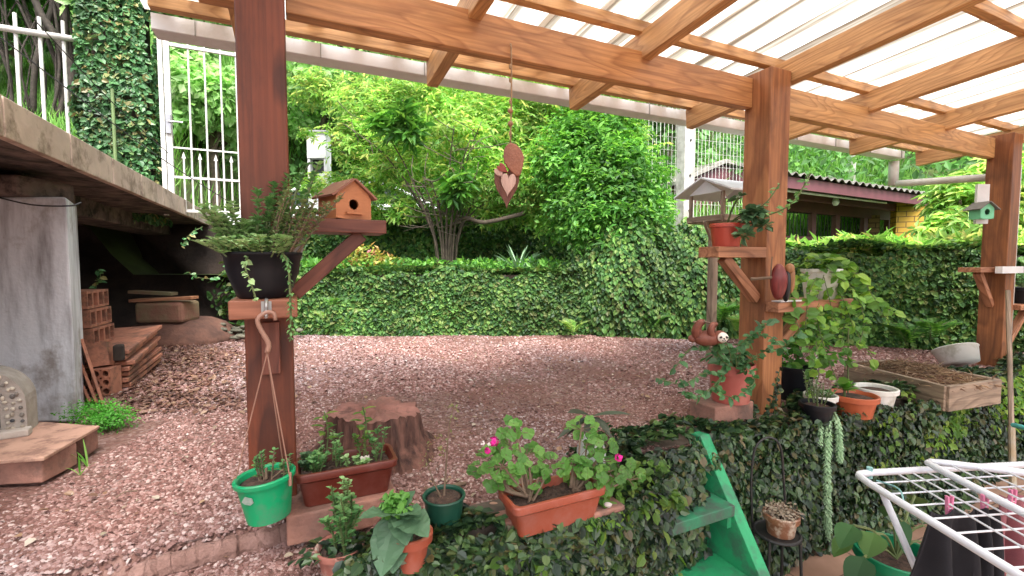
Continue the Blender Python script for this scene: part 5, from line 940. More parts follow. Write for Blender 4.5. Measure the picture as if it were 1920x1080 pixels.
def sloth():
    c = at(1326, 634, 2.0); r = thing('sloth_figurine', 'brown sloth figurine with a white face hanging in the plant of the large red pot', 'figurine', c); S = .062
    m = mat('sloth_brown', (.22, .07, .045), (.15, .045, .03), rough=.55, scale=30, bump=.2); bm = MB()
    bm.blob(c, (S*1.0, S*.62, S*.55), 18, 12, .04); o = bm
    b = o
    for pts, rr in (([(-.7, 0, .1), (-.95, -.3, .6), (-.75, -.5, 1.15), (-.55, -.55, 1.25)], .26), ([(-.45, 0, .1), (-.6, .2, .7), (-.35, .1, 1.1), (-.2, 0, 1.15)], .24), ([(.25, -.2, .1), (.0, -.5, .6), (.15, -.5, 1.0), (.3, -.4, 1.02)], .22), ([(.5, .2, .1), (.45, .3, .6), (.55, .1, .95), (.7, .05, .95)], .2)):
        k_ = curve([c+np.array(p_)*S for p_ in pts], 9); b.tube(k_, np.linspace(rr*S*1.25, rr*S*.7, len(k_)), 10)
    b.blob(c+np.array([.78, -.25, .12])*S, (S*.5, S*.45, S*.46), 16, 12)
    b.blob(c+np.array([-1.0, .1, -.05])*S, (S*.3, S*.3, S*.28), 10, 8)
    ob = b.build('body', m, r, smooth=True)
    b = MB(); b.blob(c+np.array([.84, -.50, .13])*S, (S*.4, S*.26, S*.36), 16, 12); fc = b.build('face', mat('sloth_face', (.78, .72, .64), rough=.5, bump=0), r, smooth=True)
    for sg in (-1, 1):
        b = MB(); b.blob(c+np.array([.84+sg*.19, -.71, .17])*S, (S*.12, S*.05, S*.08), 10, 8, R=np.array([[.94, 0, sg*.34], [0, 1, 0], [-sg*.34, 0, .94]])); b.build('eye', DARKM, fc, smooth=True)
    b = MB(); b.blob(c+np.array([.84, -.77, .08])*S, (S*.07, S*.05, S*.05), 8, 6); b.build('nose', DARKM, fc, smooth=True)
    b = MB(); b.tube(curve([c+np.array([.72, -.745, -.03])*S, c+np.array([.84, -.765, -.08])*S, c+np.array([.96, -.745, -.03])*S], 6), .0016, 5); b.build('mouth', DARKM, fc)
sloth()
b = MB(); p = c; b.tube(curve([p+np.array([-.03, 0, .15]), at(1350, 640, 2.06), at(1330, 606, 1.99), at(1300, 604, 1.97)], 10), .004, 6); b.build('support_branch', TWIG, r)
def simplepot(label, c, rt, rb, h, m, plant=None, **k):
    r = thing('flower_pot', label, 'pot', c); pot(r, c, rt, rb, h, m, SOIL, **k); return r
c = g(2.62, .02, .0); r = simplepot('large black pot with a leafy shrub just right of the middle post', c, .097, .075, .205, BLACKP); b = MB(); cl = [(at(x_, y_, 2.65), (.07, .06, .045)) for x_, y_ in ((1490, 655), (1530, 640), (1560, 665), (1510, 620), (1475, 680), (1550, 600))]
for c_, _ in cl: b.tube(curve([c+Z*.19, (c+Z*.19+c_)/2+U*.01, c_], 6), .003, 5)
b.build('stems', TWIG, r); q = MB(); crown(q, OVATE, cl, 170, .055, .4, .8, .1); q.build('leaves', MID, r)
c = on(1531, 795, 0); r = simplepot('small black pot with hanging burro tail stems at the edge of the wall', c, .074, .056, .108, BLACKP)
for pts, w_ in (([(1550, 765), (1552, 800), (1551, 900), (1553, 1013)], .024), ([(1558, 765), (1570, 790), (1574, 830), (1575, 868)], .022), ([(1545, 765), (1538, 795), (1537, 815), (1537, 836)], .02)):
    pp = [at(x_, y_, 2.2 if k_ else 2.28) for k_, (x_, y_) in enumerate(pts)]; tailstem(r, pp, np.linalg.norm(pp[-1]-pp[0]), w_, leafmat('burro_tail', [(.26, .42, .24), (.34, .5, .3)], trans=.1), dens=360)
b = MB(); q = MB(); sprigs(b, q, c+Z*.1, 10, .14, .05, .012, DIAM, 40, (0, 0, 0), .045, .002); q.build('dusty_leaves', leafmat('dusty_green', [(.16, .22, .13), (.24, .3, .18)], trans=.1), r); b.build('stems', STEM, r)
c = on(1556, 785, 0)+V*.05; r = simplepot('small white pot between the black pot and the orange pot', c, .072, .055, .115, WHITEP); b = MB(); q = MB(); sprigs(b, q, c+Z*.1, 12, .05, .06, .016, OVATE, 10, (0, 0, 0), .045); q.build('leaves', SUCG, r); b.build('stems', STEM, r)
c = on(1611, 781, 0)+V*.03; r = simplepot('orange terracotta pot with a bright green rosette plant on the wall edge', c, .105, .082, .112, mat('orange_plastic', (.44, .1, .04), (.38, .085, .032), rough=.4, bump=.02), rim=.012, rimh=.028)
q = MB(); e = c+np.array([-.055, -.01, .13]); b = MB(); b.tube([c+np.array([-.05, 0, .09]), e+Z*.02], .006, 6); b.build('stem', STEM, r)
for i in range(30): a = i*2.4; blade(q, e+Z*.001*i, (math.cos(a), math.sin(a), .35+.03*i), .075-.001*i, .026, .3, n=6)
q.build('leaves', leafmat('rosette', [(.12, .34, .05), (.2, .45, .08)], trans=.25, rough=.35), r)
c = on(1652, 771, 0)+V*.03; r = simplepot('white pot with a handle lug, rightmost of the pots on the wall', c, .095, .072, .125, WHITEP); b = MB(); b.bar(c+U*.1+Z*.112, c+U*.135+Z*.112, .04, .008); b.build('lug', WHITEP, r, bevel=.002)
b = MB(); b.tube([c+Z*.1-U*.16+V*.05, c+Z*.45-U*.18+V*.05], .004, 5); tag(b.build('plant_stake', STEM), 'thin green stake standing between the orange pot and the flower bed', 'stake')
p = on(1578, 745, 0)+V*.15; r = thing('solar_lamp', 'small solar garden lamp with tilted panel behind the orange pot', 'lamp', p); b = MB(); b.tube([p, p+Z*.16], .006, 6); b.build('stake', STEEL, r); b = MB(); b.bar(p+Z*.16-U*.03, p+Z*.20+U*.05, .07, .012); pn = b.build('panel', mat('solar_black', (.02, .022, .03), rough=.2, bump=0), r); b = MB()
for k in (-.025, .0, .025): b.bar(p+Z*.168-U*.03+V*k, p+Z*.208+U*.05+V*k, .003, .003)
b.build('frame', WHITE, r)
# wooden flower bed
def bed():
    A_, B_, C_ = on(1775, 727, .12), on(1586, 681, .12), on(1679, 677, .12); D_ = on(1873, 714, .12); cor = [q_*np.array([1, 1, 0]) for q_ in (A_, B_, C_, D_)]
    r = thing('flower_bed', 'raised wooden plank bed filled with soil and dry straw', 'planter bed', sum(cor)/4)
    for i in range(4):
        b = MB(); a_, c_ = cor[i], cor[(i+1) % 4]; b.bar(a_+Z*.06, c_+Z*.06, .028, .14); b.build('side_plank', W_GREY, r, bevel=.003)
    b = MB(); N = 26; vs = []
    for i in range(N):
        for j in range(N):
            u_, v_ = i/(N-1), j/(N-1); p_ = cor[0]*(1-u_)*(1-v_)+cor[1]*u_*(1-v_)+cor[2]*u_*v_+cor[3]*(1-u_)*v_; vs.append(p_+Z*(.085+.05*math.sin(u_*3.1)*math.sin(v_*3.1)+.012*RNG.random()))
    b.add(vs, [(i*N+j, (i+1)*N+j, (i+1)*N+j+1, i*N+j+1) for i in range(N-1) for j in range(N-1)]); b.build('soil', EARTH, r, smooth=True)
    q = MB(); n = 2600; u_, v_ = RNG.random(n), RNG.random(n); p_ = (cor[0][None]*((1-u_)*(1-v_))[:, None]+cor[1][None]*(u_*(1-v_))[:, None]+cor[2][None]*(u_*v_)[:, None]+cor[3][None]*((1-u_)*v_)[:, None]); p_[:, 2] = .1+.055*np.sin(u_*3.1)*np.sin(v_*3.1)+.012*RNG.random(n)
    leaves(q, (NARROW[0]*np.array([1, .35, 1]), NARROW[1]), p_, rnd(n)*np.array([1, 1, .25]), nrm(Z+rnd(n)*.4), .055*(.4+RNG.random(n))); q.build('dry_straw', leafmat('straw', [(.24, .15, .1), (.4, .29, .18), (.14, .08, .055)], trans=.1), r)
bed()
c = at(1800, 702, 3.42); c[2] = -.05; r = thing('plastic_basin', 'white curved plastic basin lying on its side behind the planter bed', 'basin', c); th = math.radians(-28); b = MB(); TLb = np.array([[1, 0, 0], [0, math.cos(th), -math.sin(th)], [0, math.sin(th), math.cos(th)]])
b.lathe([(.11, 0), (.135, .11), (.14, .112), (.136, .118), (.128, .11), (.1, .006), (.0001, .006)], c+Z*.10, 32, TLb); b.build('basin_body', WHITEP, r, smooth=True)
# ================================================================== STAIRS
GP = mat('green_paint', (.03, .36, .15), (.02, .28, .12), rough=.55, scale=7, bump=.2, bscale=40, dirt=(.05, .17, .1), dscale=9)
GT = mat('green_paint_worn', (.03, .24, .12), (.05, .12, .085), rough=.6, scale=9, bump=.2, bscale=40, dirt=(.075, .09, .08), dscale=7)
r = thing('garden_stairs', 'green painted steps between the ivy walls', 'stairs', g(1.45, -.5, PAT))
b = MB(); b.prism([(-.205, .05), (-.262, .055), (-.745, -.66), (-.745, PAT), (-.58, PAT), (-.205, -.36)], g(1.572, 0, 0), V, Z, U*.055); b.build('stringer', GP, r, bevel=.004)
b = MB(); b.bar(g(1.16, -.335, -.185), g(1.571, -.335, -.185), .22, .045); b.build('tread', GT, r, bevel=.004)
b = MB(); b.bar(g(1.16, -.405, -.43), g(1.571, -.405, -.43), .33, .04); b.build('tread', GP, r, bevel=.004)
b = MB(); b.bar(g(1.16, -.60, -.645), g(1.571, -.60, -.645), .36, .06); b.build('tread', GP, r, bevel=.004)
b = MB(); b.bar(g(1.548, -.40, -.235), g(1.570, -.40, -.235), .06, .05); b.build('cleat', GP, r); b = MB(); b.bar(g(1.47, -.27, -.41), g(1.47, -.27, -.21), .05, .02, up=V); b.build('riser_post', GP, r)
q = MB(); n = 90; p_ = g(1.59, -.235, .05)+(RNG.random((n, 1))-.5)*U*.1+RNG.random((n, 1))*(-V*.10-Z*.11)-U*.02; leaves(q, OVATE, p_-V*.01+Z*.01, nrm(-Z+rnd(n)*.5), nrm(-V+Z*.5+rnd(n)*.4), .03); tag(q.build('ivy_sprig', IVYD), 'sprig of ivy creeping over the top of the green stairs', 'ivy')
# chair with pot
c = g(1.79, -.47, PAT); r = thing('metal_chair', 'small black metal chair used as a plant stand against the ivy wall', 'chair', c); sz_ = -.315-PAT; R_ = .085
b = MB(); a = np.linspace(0, 2*math.pi, 25); b.tube([c+np.array([R_*math.cos(k), R_*math.sin(k), sz_]) for k in a], .007, 8); b.lathe([(.0001, sz_-.003), (R_, sz_-.003), (R_, sz_+.002), (.0001, sz_+.002)], c, 24); b.build('seat', DARKM, r, smooth=False)
for k in (.8, 2.3, 3.9, 5.5): b = MB(); e = c+np.array([R_*math.cos(k), R_*math.sin(k), sz_]); b.tube([e, e+np.array([math.cos(k)*.02, math.sin(k)*.02, -sz_])], .006, 8); b.build('leg', DARKM, r)
b = MB(); b.tube(curve([c+np.array([-.085, .03, sz_]), c+np.array([-.08, .06, sz_+.2]), c+np.array([-.06, .07, sz_+.33]), c+np.array([0, .08, sz_+.37]), c+np.array([.05, .08, sz_+.33]), c+np.array([.065, .075, sz_+.2]), c+np.array([.075, .06, sz_])], 30), .005, 8); b.build('back_arch', DARKM, r, smooth=True)
c = c+Z*(sz_+.004)+np.array([.01, -.01, 0]); r = thing('flower_pot', 'brown pot of dried up plants standing on the black metal chair', 'pot', c); pot(r, c, .062, .05, .085, mat('brown_ceramic', (.25, .11, .06), (.2, .085, .045), rough=.35, bump=.02, dirt=(.5, .42, .34), dscale=22), SOIL)
q = MB(); crown(q, DIAM, [(c+Z*.095, (.07, .07, .025))], 420, .016, .3, .8, 0); q.build('dry_leaves', leafmat('dried', [(.3, .24, .17), (.42, .36, .28), (.2, .14, .1)], trans=.1), r)
# big leaved plant in green pot
c = np.array([1.56, 1.82, PAT]); r = thing('flower_pot', 'green pot with very large heart shaped leaves under the drying rack', 'pot', c); pot(r, c, .14, .10, .31, mat('deep_green_plastic', (.0, .2, .09), (.0, .16, .07), rough=.4, bump=.02), SOIL, .01, .04)
b = MB(); q = MB()
for (px, py, L_, W_, Y_) in ((1600, 985, .17, .15, 1.7), (1640, 1000, .16, .15, 1.65), (1620, 1045, .24, .15, 1.6), (1690, 975, .2, .1, 1.8), (1730, 985, .2, .1, 1.8), (1715, 930, .17, .12, 1.95), (1740, 1020, .18, .12, 1.8), (1670, 950, .16, .1, 1.9), (1590, 1010, .15, .12, 1.75)):
    e = at(px, py, Y_); b.tube(curve([c+Z*.28, (c+Z*.28+e)/2+Z*.04, e], 7), .005, 5); d = nrm(e-(c+Z*.3))*np.array([1, 1, .2])-Z*.6; blade(q, e, d, L_*.62, W_*.62, .5, fold=.12, n=9, prof=.6)
b.build('stalks', STEM, r); q.build('large_leaves', leafmat('philodendron', [(.025, .08, .03), (.04, .115, .04), (.08, .17, .04)], trans=.05, rough=.55, spec=.25), r)
# ================================================================== DRYING RACK
RZ = .205
r = thing('drying_rack', 'white metal clothes drying rack with open wings at the lower right', 'drying rack', (1.5, 1.0, PAT))
RK = mat('rack_white', (.66, .69, .76), (.6, .63, .7), rough=.3, bump=0)
C0 = on(1600, 888, RZ); C1 = on(1900, 1072, RZ); C2 = on(1900, 872, RZ); fx_ = nrm(C1-C0); bx_ = nrm(C2-C0); LF, LB = 1.0, .95
def frame(o, a, la, b__, lb, rr=.0095):
    m = MB(); rc = .03; pts = [o+a*la, o+a*rc*2, o+a*rc*.5+b__*rc*.15, o+a*rc*.15+b__*rc*.5, o+b__*rc*2, o+b__*lb]; m.tube(pts, rr, 10); m.tube([o+b__*lb, o+b__*lb+a*la, o+a*la], rr, 10); return m
frame(C0, fx_, LF, bx_, LB).build('wing_frame', RK, r, smooth=True)
b = MB()
for k in range(1, 12): p_ = C0+fx_*(.058*k); b.tube([p_, p_+bx_*LB], .0024, 5)
b.build('wires', RK, r)
D0 = on(1728, 863, RZ+.03); D1 = on(1920, 962, RZ+.03); D2 = on(1920, 886, RZ+.045); f2, b2 = nrm(D1-D0), nrm(D2-D0)
frame(D0, f2, .9, b2, .7).build('wing_frame', RK, r, smooth=True)
b = MB()
for k in range(1, 11): p_ = D0+b2*(.055*k); b.tube([p_, p_+f2*.9], .0024, 5)
for px in (1686, 1713, 1740): p_ = on(px, 890-(px-1686)*.08, RZ+.012); b.tube([p_, p_+f2*.9], .0024, 5)
b.build('wires', RK, r)
lg = C0+fx_*.1
for (a_, e_) in ((C0+fx_*.10, np.array([1.34, 1.12, PAT+.01])), (C0+bx_*.6+fx_*.1, np.array([1.02, 1.25, PAT+.01])), (C0+fx_*.85, np.array([1.34, .55, PAT+.01])), (C0+bx_*.6+fx_*.85, np.array([1.02, .55, PAT+.01]))):
    b = MB(); b.tube([a_, e_], .0085, 8); lo = b.build('leg', RK, r, smooth=True); b = MB(); b.tube([e_, e_+np.array([0, 0, .03])], .012, 8); b.build('foot_cap', BLACKP, lo)
b = MB(); b.tube([np.array([1.34, 1.12, PAT+.02]), np.array([1.34, .55, PAT+.02])], .008, 8); b.build('floor_bar', RK, r)
b = MB(); b.tube(curve([C0+fx_*.06+bx_*.02+Z*.008, C0+fx_*.12+bx_*.03+Z*.014, C0+fx_*.16+bx_*.01-Z*.012], 8), .0022, 5); b.tube([C0+bx_*.05-Z*.015, C0+bx_*.05+Z*.016], .008, 8); b.build('hinge_clip', mat('clip_teal', (.25, .5, .5), rough=.4, bump=0), r)
def cloth(name, label, o, ax, W_, H_, m, seed, flare=1.25, lobes=3):
    rg = np.random.default_rng(seed); nx, nz = 34, 26; vs = []; ph = rg.random(5)*6
    for i in range(nx):
        for j in range(nz):
            u_, v_ = i/(nx-1)-.5, j/(nz-1); k = (1+(flare-1)*v_); off = (.006+.03*v_)*math.sin(u_*9*lobes/2+ph[0]+v_*1.5)+.012*v_*math.sin(u_*23+ph[1]); sag = .012*math.sin((u_+.5)*math.pi*2)**2
            vs.append(o+ax*(u_*W_*k)+np.array([0, -1.0, 0])*off-Z*(v_*H_*(1+.1*math.sin(u_*7+ph[2]))+sag))
    b = MB(); b.add(vs, [(i*nz+j, (i+1)*nz+j, (i+1)*nz+j+1, i*nz+j+1) for i in range(nx-1) for j in range(nz-1)]); ob = b.build(name, m, smooth=True); md = ob.modifiers.new('t', 'SOLIDIFY'); md.thickness = .003; return tag(ob, label, 'clothing')
BLK = mat('black_cloth', (.012, .012, .018), (.008, .008, .012), rough=.9, bump=.1, bscale=300); PNK = mat('dusty_pink_cloth', (.3, .11, .13), (.22, .08, .1), rough=.9, scale=14, bump=.1, bscale=300)
kx = C0+fx_*.235
cloth('hanging_garment', 'black garment pegged on the rack, larger and nearer the rack corner', on(1785, 955, RZ), bx_, .125, .21, BLK, 1, 1.5)
cloth('hanging_garment', 'black garment pegged on the rack between the other black one and the pink one', on(1845, 950, RZ), bx_, .06, .19, BLK, 2, 1.9)
cloth('hanging_garment', 'dusty pink garment pegged at the right end of the rack', on(1905, 925, RZ), bx_, .10, .22, PNK, 3, 1.3)
PEGM = mat('pink_peg', (.65, .2, .36), (.6, .18, .32), rough=.4, bump=0)
for (px, py, wh) in ((1775, 938, 'on the left side of the larger black garment'), (1841, 935, 'on the smaller black garment'), (1893, 925, 'on the dusty pink garment')):
    p_ = on(px, py+12, RZ)-np.array([0, .006, 0]); rr = thing('clothes_peg', 'pink plastic clothes peg '+wh, 'clothes peg', p_, 'pink clothes pegs on the rack')
    for sg in (-1, 1): b = MB(); b.bar(p_+np.array([sg*.006, 0, .03]), p_+np.array([sg*.0022, 0, -.03]), .009, .0045, up=np.array([1., 0, 0])); b.build('jaw', PEGM, rr, bevel=.001)
    b = MB(); a = np.linspace(0, 2*math.pi, 13); b.tube([p_+np.array([.006*math.cos(k), -.003, .006+.006*math.sin(k)]) for k in a], .0014, 5); b.build('spring', STEEL, rr)
# pole and teal handle at right
p0_, p1_ = at(1890, 545, 3.1), at(1899, 905, 2.6); b = MB(); b.tube([p0_, p0_+(p1_-p0_)*.75], .013, 8); r = thing('broom_pole', 'long wooden pole with a metal sleeve leaning beside the right hand post', 'pole', p1_); b.build('shaft', W_GREY, r); b = MB(); b.tube([p0_+(p1_-p0_)*.74, p0_+(p1_-p0_)*1.25], .017, 10); b.build('sleeve', mat('dull_metal', (.35, .33, .28), (.3, .2, .1), rough=.5, metal=.3, scale=9), r)
b = MB(); b.tube(curve([at(1900, 797, 2.4), at(1925, 803, 2.3), at(1990, 820, 2.2)], 8), .012, 8); tag(b.build('hose', mat('teal_plastic', (.1, .5, .5), rough=.4, bump=0)), 'end of a teal garden hose at the right edge of the photo', 'hose')
# ================================================================== LEFT SIDE UNDER THE SLAB
T0, T1, T2 = on(187, 798, .104), on(82, 858, .104), on(-60, 868, .104)
b = MB(); poly = [(T0[0], T0[1]), (T1[0], T1[1]), (T2[0], T2[1]), (-2.7, 2.1)]; b.prism(poly, (0, 0, .092), (1, 0, 0), (0, 1, 0), (0, 0, .012))
BOARD = mat('particle_board', (.5, .3, .22), (.4, .23, .17), rough=.7, scale=6, bump=.2, bscale=70, dirt=(.22, .12, .09), dscale=11)
tag(b.build('base_board', BOARD, bevel=.002), 'thin pinkish board on blocks in front of the concrete pillar', 'board')
block('support_block', 'pinkish stone block under the front corner of the board', T1+np.array([-.125, .09, -.104]), (.17, .16, .091), BRICK, .12); block('support_block', 'small brown block under the right tip of the board', T0+np.array([-.04, -.04, -.104]), (.07, .09, .091), BRICK, .3)
def arch():
    ax = nrm(np.array([.85, .53, 0])); c = on(55, 812, .105)-ax*.15; dp = np.array([-ax[1], ax[0], 0]); r = thing('pebble_grotto', 'small pebble covered grotto with a dark arched opening on the board', 'grotto', c)
    def outline(w_, h_, n=12): return [(-w_, 0), (w_, 0)]+[(w_*math.cos(a), h_-w_+w_*math.sin(a)) if True else 0 for a in np.linspace(0, math.pi, n)]
    O = [(.145, 0)]+[(.145*math.cos(a)**1 if a < 9 else 0, .13+.145*math.sin(a)) for a in np.linspace(0, math.pi, 19)]+[(-.145, 0)]; I = [(.07, .03)]+[(.07*math.cos(a), .12+.06*math.sin(a)) for a in np.linspace(0, math.pi, 19)]+[(-.07, .03)]
    n = len(O); b = MB(); F = lambda P_, o: [c+ax*x+Z*y+dp*o for x, y in P_]
    vs = F(O, 0)+F(I, 0)+F(O, .13)+F(I, .03); f = [(i, n+i, n+i+1, i+1) for i in range(n-1)]+[(i, i+1, 2*n+i+1, 2*n+i) for i in range(n-1)]+[(n+i, 3*n+i, 3*n+i+1, n+i+1) for i in range(n-1)]+[tuple(2*n+i for i in range(n))]+[(0, n-1, 2*n-1, n)]
    b.add(vs, f); b.build('shell', mat('grotto_cement', (.42, .37, .33), (.3, .26, .23), rough=.85, bump=.5, scale=20), r)
    b = MB(); b.add(F([(x*1.02, y) for x, y in I], .031), [tuple(range(n))[::-1]]); b.build('dark_inside', DARKM, r)
    b = MB(); b.bar(c-ax*.16-dp*.02+Z*.014, c+ax*.16-dp*.02+Z*.014, .05, .03); b.build('sill', mat('grotto_sill', (.5, .45, .4), (.36, .3, .26), rough=.8, bump=.4), r, bevel=.006)
    P1 = MB(); k = 0
    for rr in (.087, .108, .129):
        for a in np.linspace(-.9, math.pi+.9, 22):
            x = rr*math.cos(max(0, min(math.pi, a))); y = .13+rr*math.sin(max(0, min(math.pi, a))); y = y-abs(min(0, a))*.11 if a < 0 else (y-(a-math.pi)*.11 if a > math.pi else y)
            k += 1; (P1).blob(c+ax*(x+.004*math.sin(k*7))+Z*(y+.004*math.cos(k*5))-dp*.002, (.008+.003*math.sin(k*3), .006, .008+.002*math.cos(k*2)), 8, 6)
    P1.build('pebbles', leafmat('pebble_mix', [(.06, .06, .08), (.45, .38, .3), (.62, .54, .44), (.7, .62, .52)], trans=0), r, smooth=True)
arch()
q = MB(); crown(q, DIAM, [(np.array([-2.03, 2.22, .07]), (.16, .1, .07)), (np.array([-1.93, 2.2, .05]), (.12, .09, .06))], 2600, .014, .5, .8, .1); tag(q.build('moss_fern', leafmat('moss_green', [(.05, .24, .02), (.1, .38, .04), (.15, .42, .08)], trans=.35)), 'clump of bright green lacy fern at the foot of the concrete pillar', 'fern')
# hollow bricks
def hollow(name, label, c, ax, L, w_, h_, nx, ny, round_=False, group=None):
    """ax: direction of the holes, front face towards -ax"""
    ax = nrm(ax); side = nrm(np.cross(ax, Z)); r = thing(name, label, 'brick', c, group); b = MB()
    f = c-ax*L/2; cw, ch = w_/nx, h_/ny
    def P_(x, y, d): return f+side*x+Z*y+ax*d
    b.add([P_(-w_/2, 0, 0), P_(w_/2, 0, 0), P_(w_/2, h_, 0), P_(-w_/2, h_, 0), P_(-w_/2, 0, L), P_(w_/2, 0, L), P_(w_/2, h_, L), P_(-w_/2, h_, L)], [(0, 4, 5, 1), (1, 5, 6, 2), (2, 6, 7, 3), (3, 7, 4, 0), (4, 7, 6, 5)])
    for i in range(nx):
        for j in range(ny):
            x0, y0 = -w_/2+i*cw, j*ch; n = 12 if round_ else 4; cx, cy = x0+cw/2, y0+ch/2
            if round_: inn = [(cx+.34*cw*math.cos(a), cy+.34*ch*math.sin(a)) for a in np.arange(n)*2*math.pi/n]; out = [(cx+cw/2*max(-1, min(1, 1.42*math.cos(a))), cy+ch/2*max(-1, min(1, 1.42*math.sin(a)))) for a in np.arange(n)*2*math.pi/n]
            else: inn = [(cx+sx*.36*cw, cy+sy*.36*ch) for sx, sy in ((-1, -1), (1, -1), (1, 1), (-1, 1))]; out = [(cx+sx*.5*cw, cy+sy*.5*ch) for sx, sy in ((-1, -1), (1, -1), (1, 1), (-1, 1))]
            vs = [P_(x, y, 0) for x, y in out]+[P_(x, y, 0) for x, y in inn]+[P_(x, y, L*.8) for x, y in inn]; b.add(vs, [(k, (k+1) % n, n+(k+1) % n, n+k) for k in range(n)]+[(n+k, n+(k+1) % n, 2*n+(k+1) % n, 2*n+k) for k in range(n)]+[tuple(2*n+k for k in range(n))])
    b.build('clay_body', CLAY, r); return r
GB = 'hollow clay bricks stacked behind the pillar'
base = at(172, 600, 3.05)
for j, (dx, wh) in enumerate(((0, 'bottom row of the three'), (-.015, 'middle row of the three'), (-.03, 'topmost of the three'))):
    hollow('hollow_brick', 'hollow clay brick with square holes, '+wh+' stacked behind the pillar', np.array([-2.70+dx-.1, 3.05-.04, .27+.118*j]), (-.92, -.38, .0), .22, .32, .112, 4, 1, False, GB)
hollow('hollow_brick', 'clay brick with round holes standing at the foot of the tile stack', np.array([-2.475, 2.80, 0]), (-.25, .97, 0), .12, .095, .16, 2, 3, True)
b = MB(); b.bar(np.array([-2.52, 2.82, .162]), np.array([-2.55, 2.84, .30]), .10, .09, up=V); tag(b.build('clay_fragment', CLAY), 'broken red clay block sitting on the brick with round holes', 'block')
b = MB(); b.box((-2.445, 2.86, .24), (.05, .06, .1), .5); tag(b.build('dark_stone', DARKEARTH, bevel=.01), 'dark blackened stone wedged beside the clay tiles', 'stone')
b = MB(); b.bar((-2.81, 3.01, 0), (-2.81, 3.01, .268), .2, .31, up=np.array([-.38, .92, 0])); tag(b.build('rubble_base', CLAY, bevel=.01), 'clay rubble under the three hollow bricks', 'rubble')
GT_ = 'clay tiles stacked flat beside the pillar'; names = ['bottom', 'second', 'third', 'fourth', 'fifth', 'sixth', 'topmost']
root0 = thing('clay_tile', 'flat red clay tile, bottom of the tile stack', 'tile', (-2.68, 3.15, 0), GT_)
b = MB(); dv = nrm(np.array([-.42, .9, .03])); b.bar(np.array([-2.57, 2.86, .018]), np.array([-2.57, 2.86, .018])+dv*.75, .30, .024); b.build('slab', CLAY, root0, bevel=.003)
for k in range(1, 7):
    o = root0.copy(); col.objects.link(o); ch = root0.children[0].copy(); col.objects.link(ch); ch.parent = o; o.location = root0.location+Vector((.012*math.sin(k*2.1), .015*math.cos(k*3), .038*k)); o.rotation_euler.z = .03*math.sin(k*5); o.rotation_euler.x = .012*k
    o['label'] = 'flat red clay tile, '+names[k]+(' of the tile stack' if k == 6 else ' from the ground in the tile stack')
for k in range(3):
    b = MB(); q0 = np.array([-2.33-.035*k, 2.60, 0]); b.bar(q0, q0+np.array([-.10-.01*k, .0, .36-.04*k]), .26, .014, up=nrm(np.array([.73, .68, 0]))); tag(b.build('leaning_tile', CLAY, bevel=.002), ('red clay slab leaning on the pillar, '+('outermost', 'middle', 'innermost')[k]+' of three'), 'tile', 'clay slabs leaning against the pillar')
# stone with plank
MOSSY = mat('mossy_stone', (.2, .17, .09), (.24, .11, .075), scale=5, rough=.9, bump=.8, bscale=25)
b = MB(); b.blob((-3.42, 4.75, .05), (.5, .42, .2), 20, 10, .25, seed=5); tag(b.build('earth_mound', EARTH, smooth=True), 'low mound of red earth under the mossy stone', 'mound')
b = MB(); b.box((-3.42, 4.6, .315), (.44, .3, .2), .06); tag(b.build('mossy_stone', MOSSY, bevel=.03), 'rectangular mossy stone block in the shade under the slab', 'stone')
b = MB(); b.bar((-3.68, 4.5, .43), (-3.12, 4.55, .455), .14, .03); tag(b.build('plank', W_SHELF, bevel=.003), 'orange wooden plank lying on the mossy stone', 'plank')
b = MB(); b.bar((-3.9, 4.75, .50), (-3.5, 4.8, .475), .12, .03); tag(b.build('grey_plank', MOSSY), 'grey old plank in the dark behind the mossy stone', 'plank')
rk = MB()
for i in range(70): rk.blob((-2.9+RNG.normal()*.22, 4.85+RNG.normal()*.12, .03+.16*RNG.random()*max(0, 1-abs(i-35)/40)), (.04+.03*RNG.random(), .03, .02), 7, 5, .3, seed=i)
tag(rk.build('stone_rubble', mat('rubble_grey', (.16, .15, .11), (.07, .07, .05), rough=.9), smooth=True), 'pile of small grey stones beside the mossy stone', 'rubble', kind='stuff')
q = MB(); crown(q, OVATE, [(np.array([-2.75, 4.95, .25]), (.25, .15, .2)), (np.array([-3.05, 5.2, .5]), (.35, .15, .35))], 420, .07, .5, .6, .2); b = MB(); b.tube([(-2.75, 5.0, 0), (-2.75, 4.95, .3)], .006, 5); r = thing('shade_weed', 'dark leafy weed beside the mossy stone at the end of the ivy wall', 'weed', (-2.75, 4.95, 0)); q.build('leaves', IVYC, r); b.build('stem', STEM, r)
for i, (pts, lb) in enumerate(((((380, 425, 4.0), (355, 440, 3.9), (340, 462, 3.9)), 'thin ivy strand hanging from the slab edge, the left one'), (((440, 490, 4.0), (405, 520, 3.9), (370, 520, 3.8), (352, 510, 3.8)), 'thin ivy strand curling in the dark left of the black bowl'), (((185, 505, 3.4), (188, 520, 3.4), (178, 540, 3.4)), 'short ivy strand hanging beside the pillar'))):
    r = thing('ivy_strand', lb, 'ivy', at(*pts[0])); trail(r, [at(*p_) for p_ in pts], 18, .04, IVYCOL, part='stem')
b = MB(); b.tube(curve([at(-20, 366, 2.15), at(60, 384, 2.2), at(130, 386, 2.26), at(152, 380, 2.3)], 14), .004, 6); tag(b.build('wall_cable', DARKM), 'black cable running along the underside beam above the pillar', 'cable')
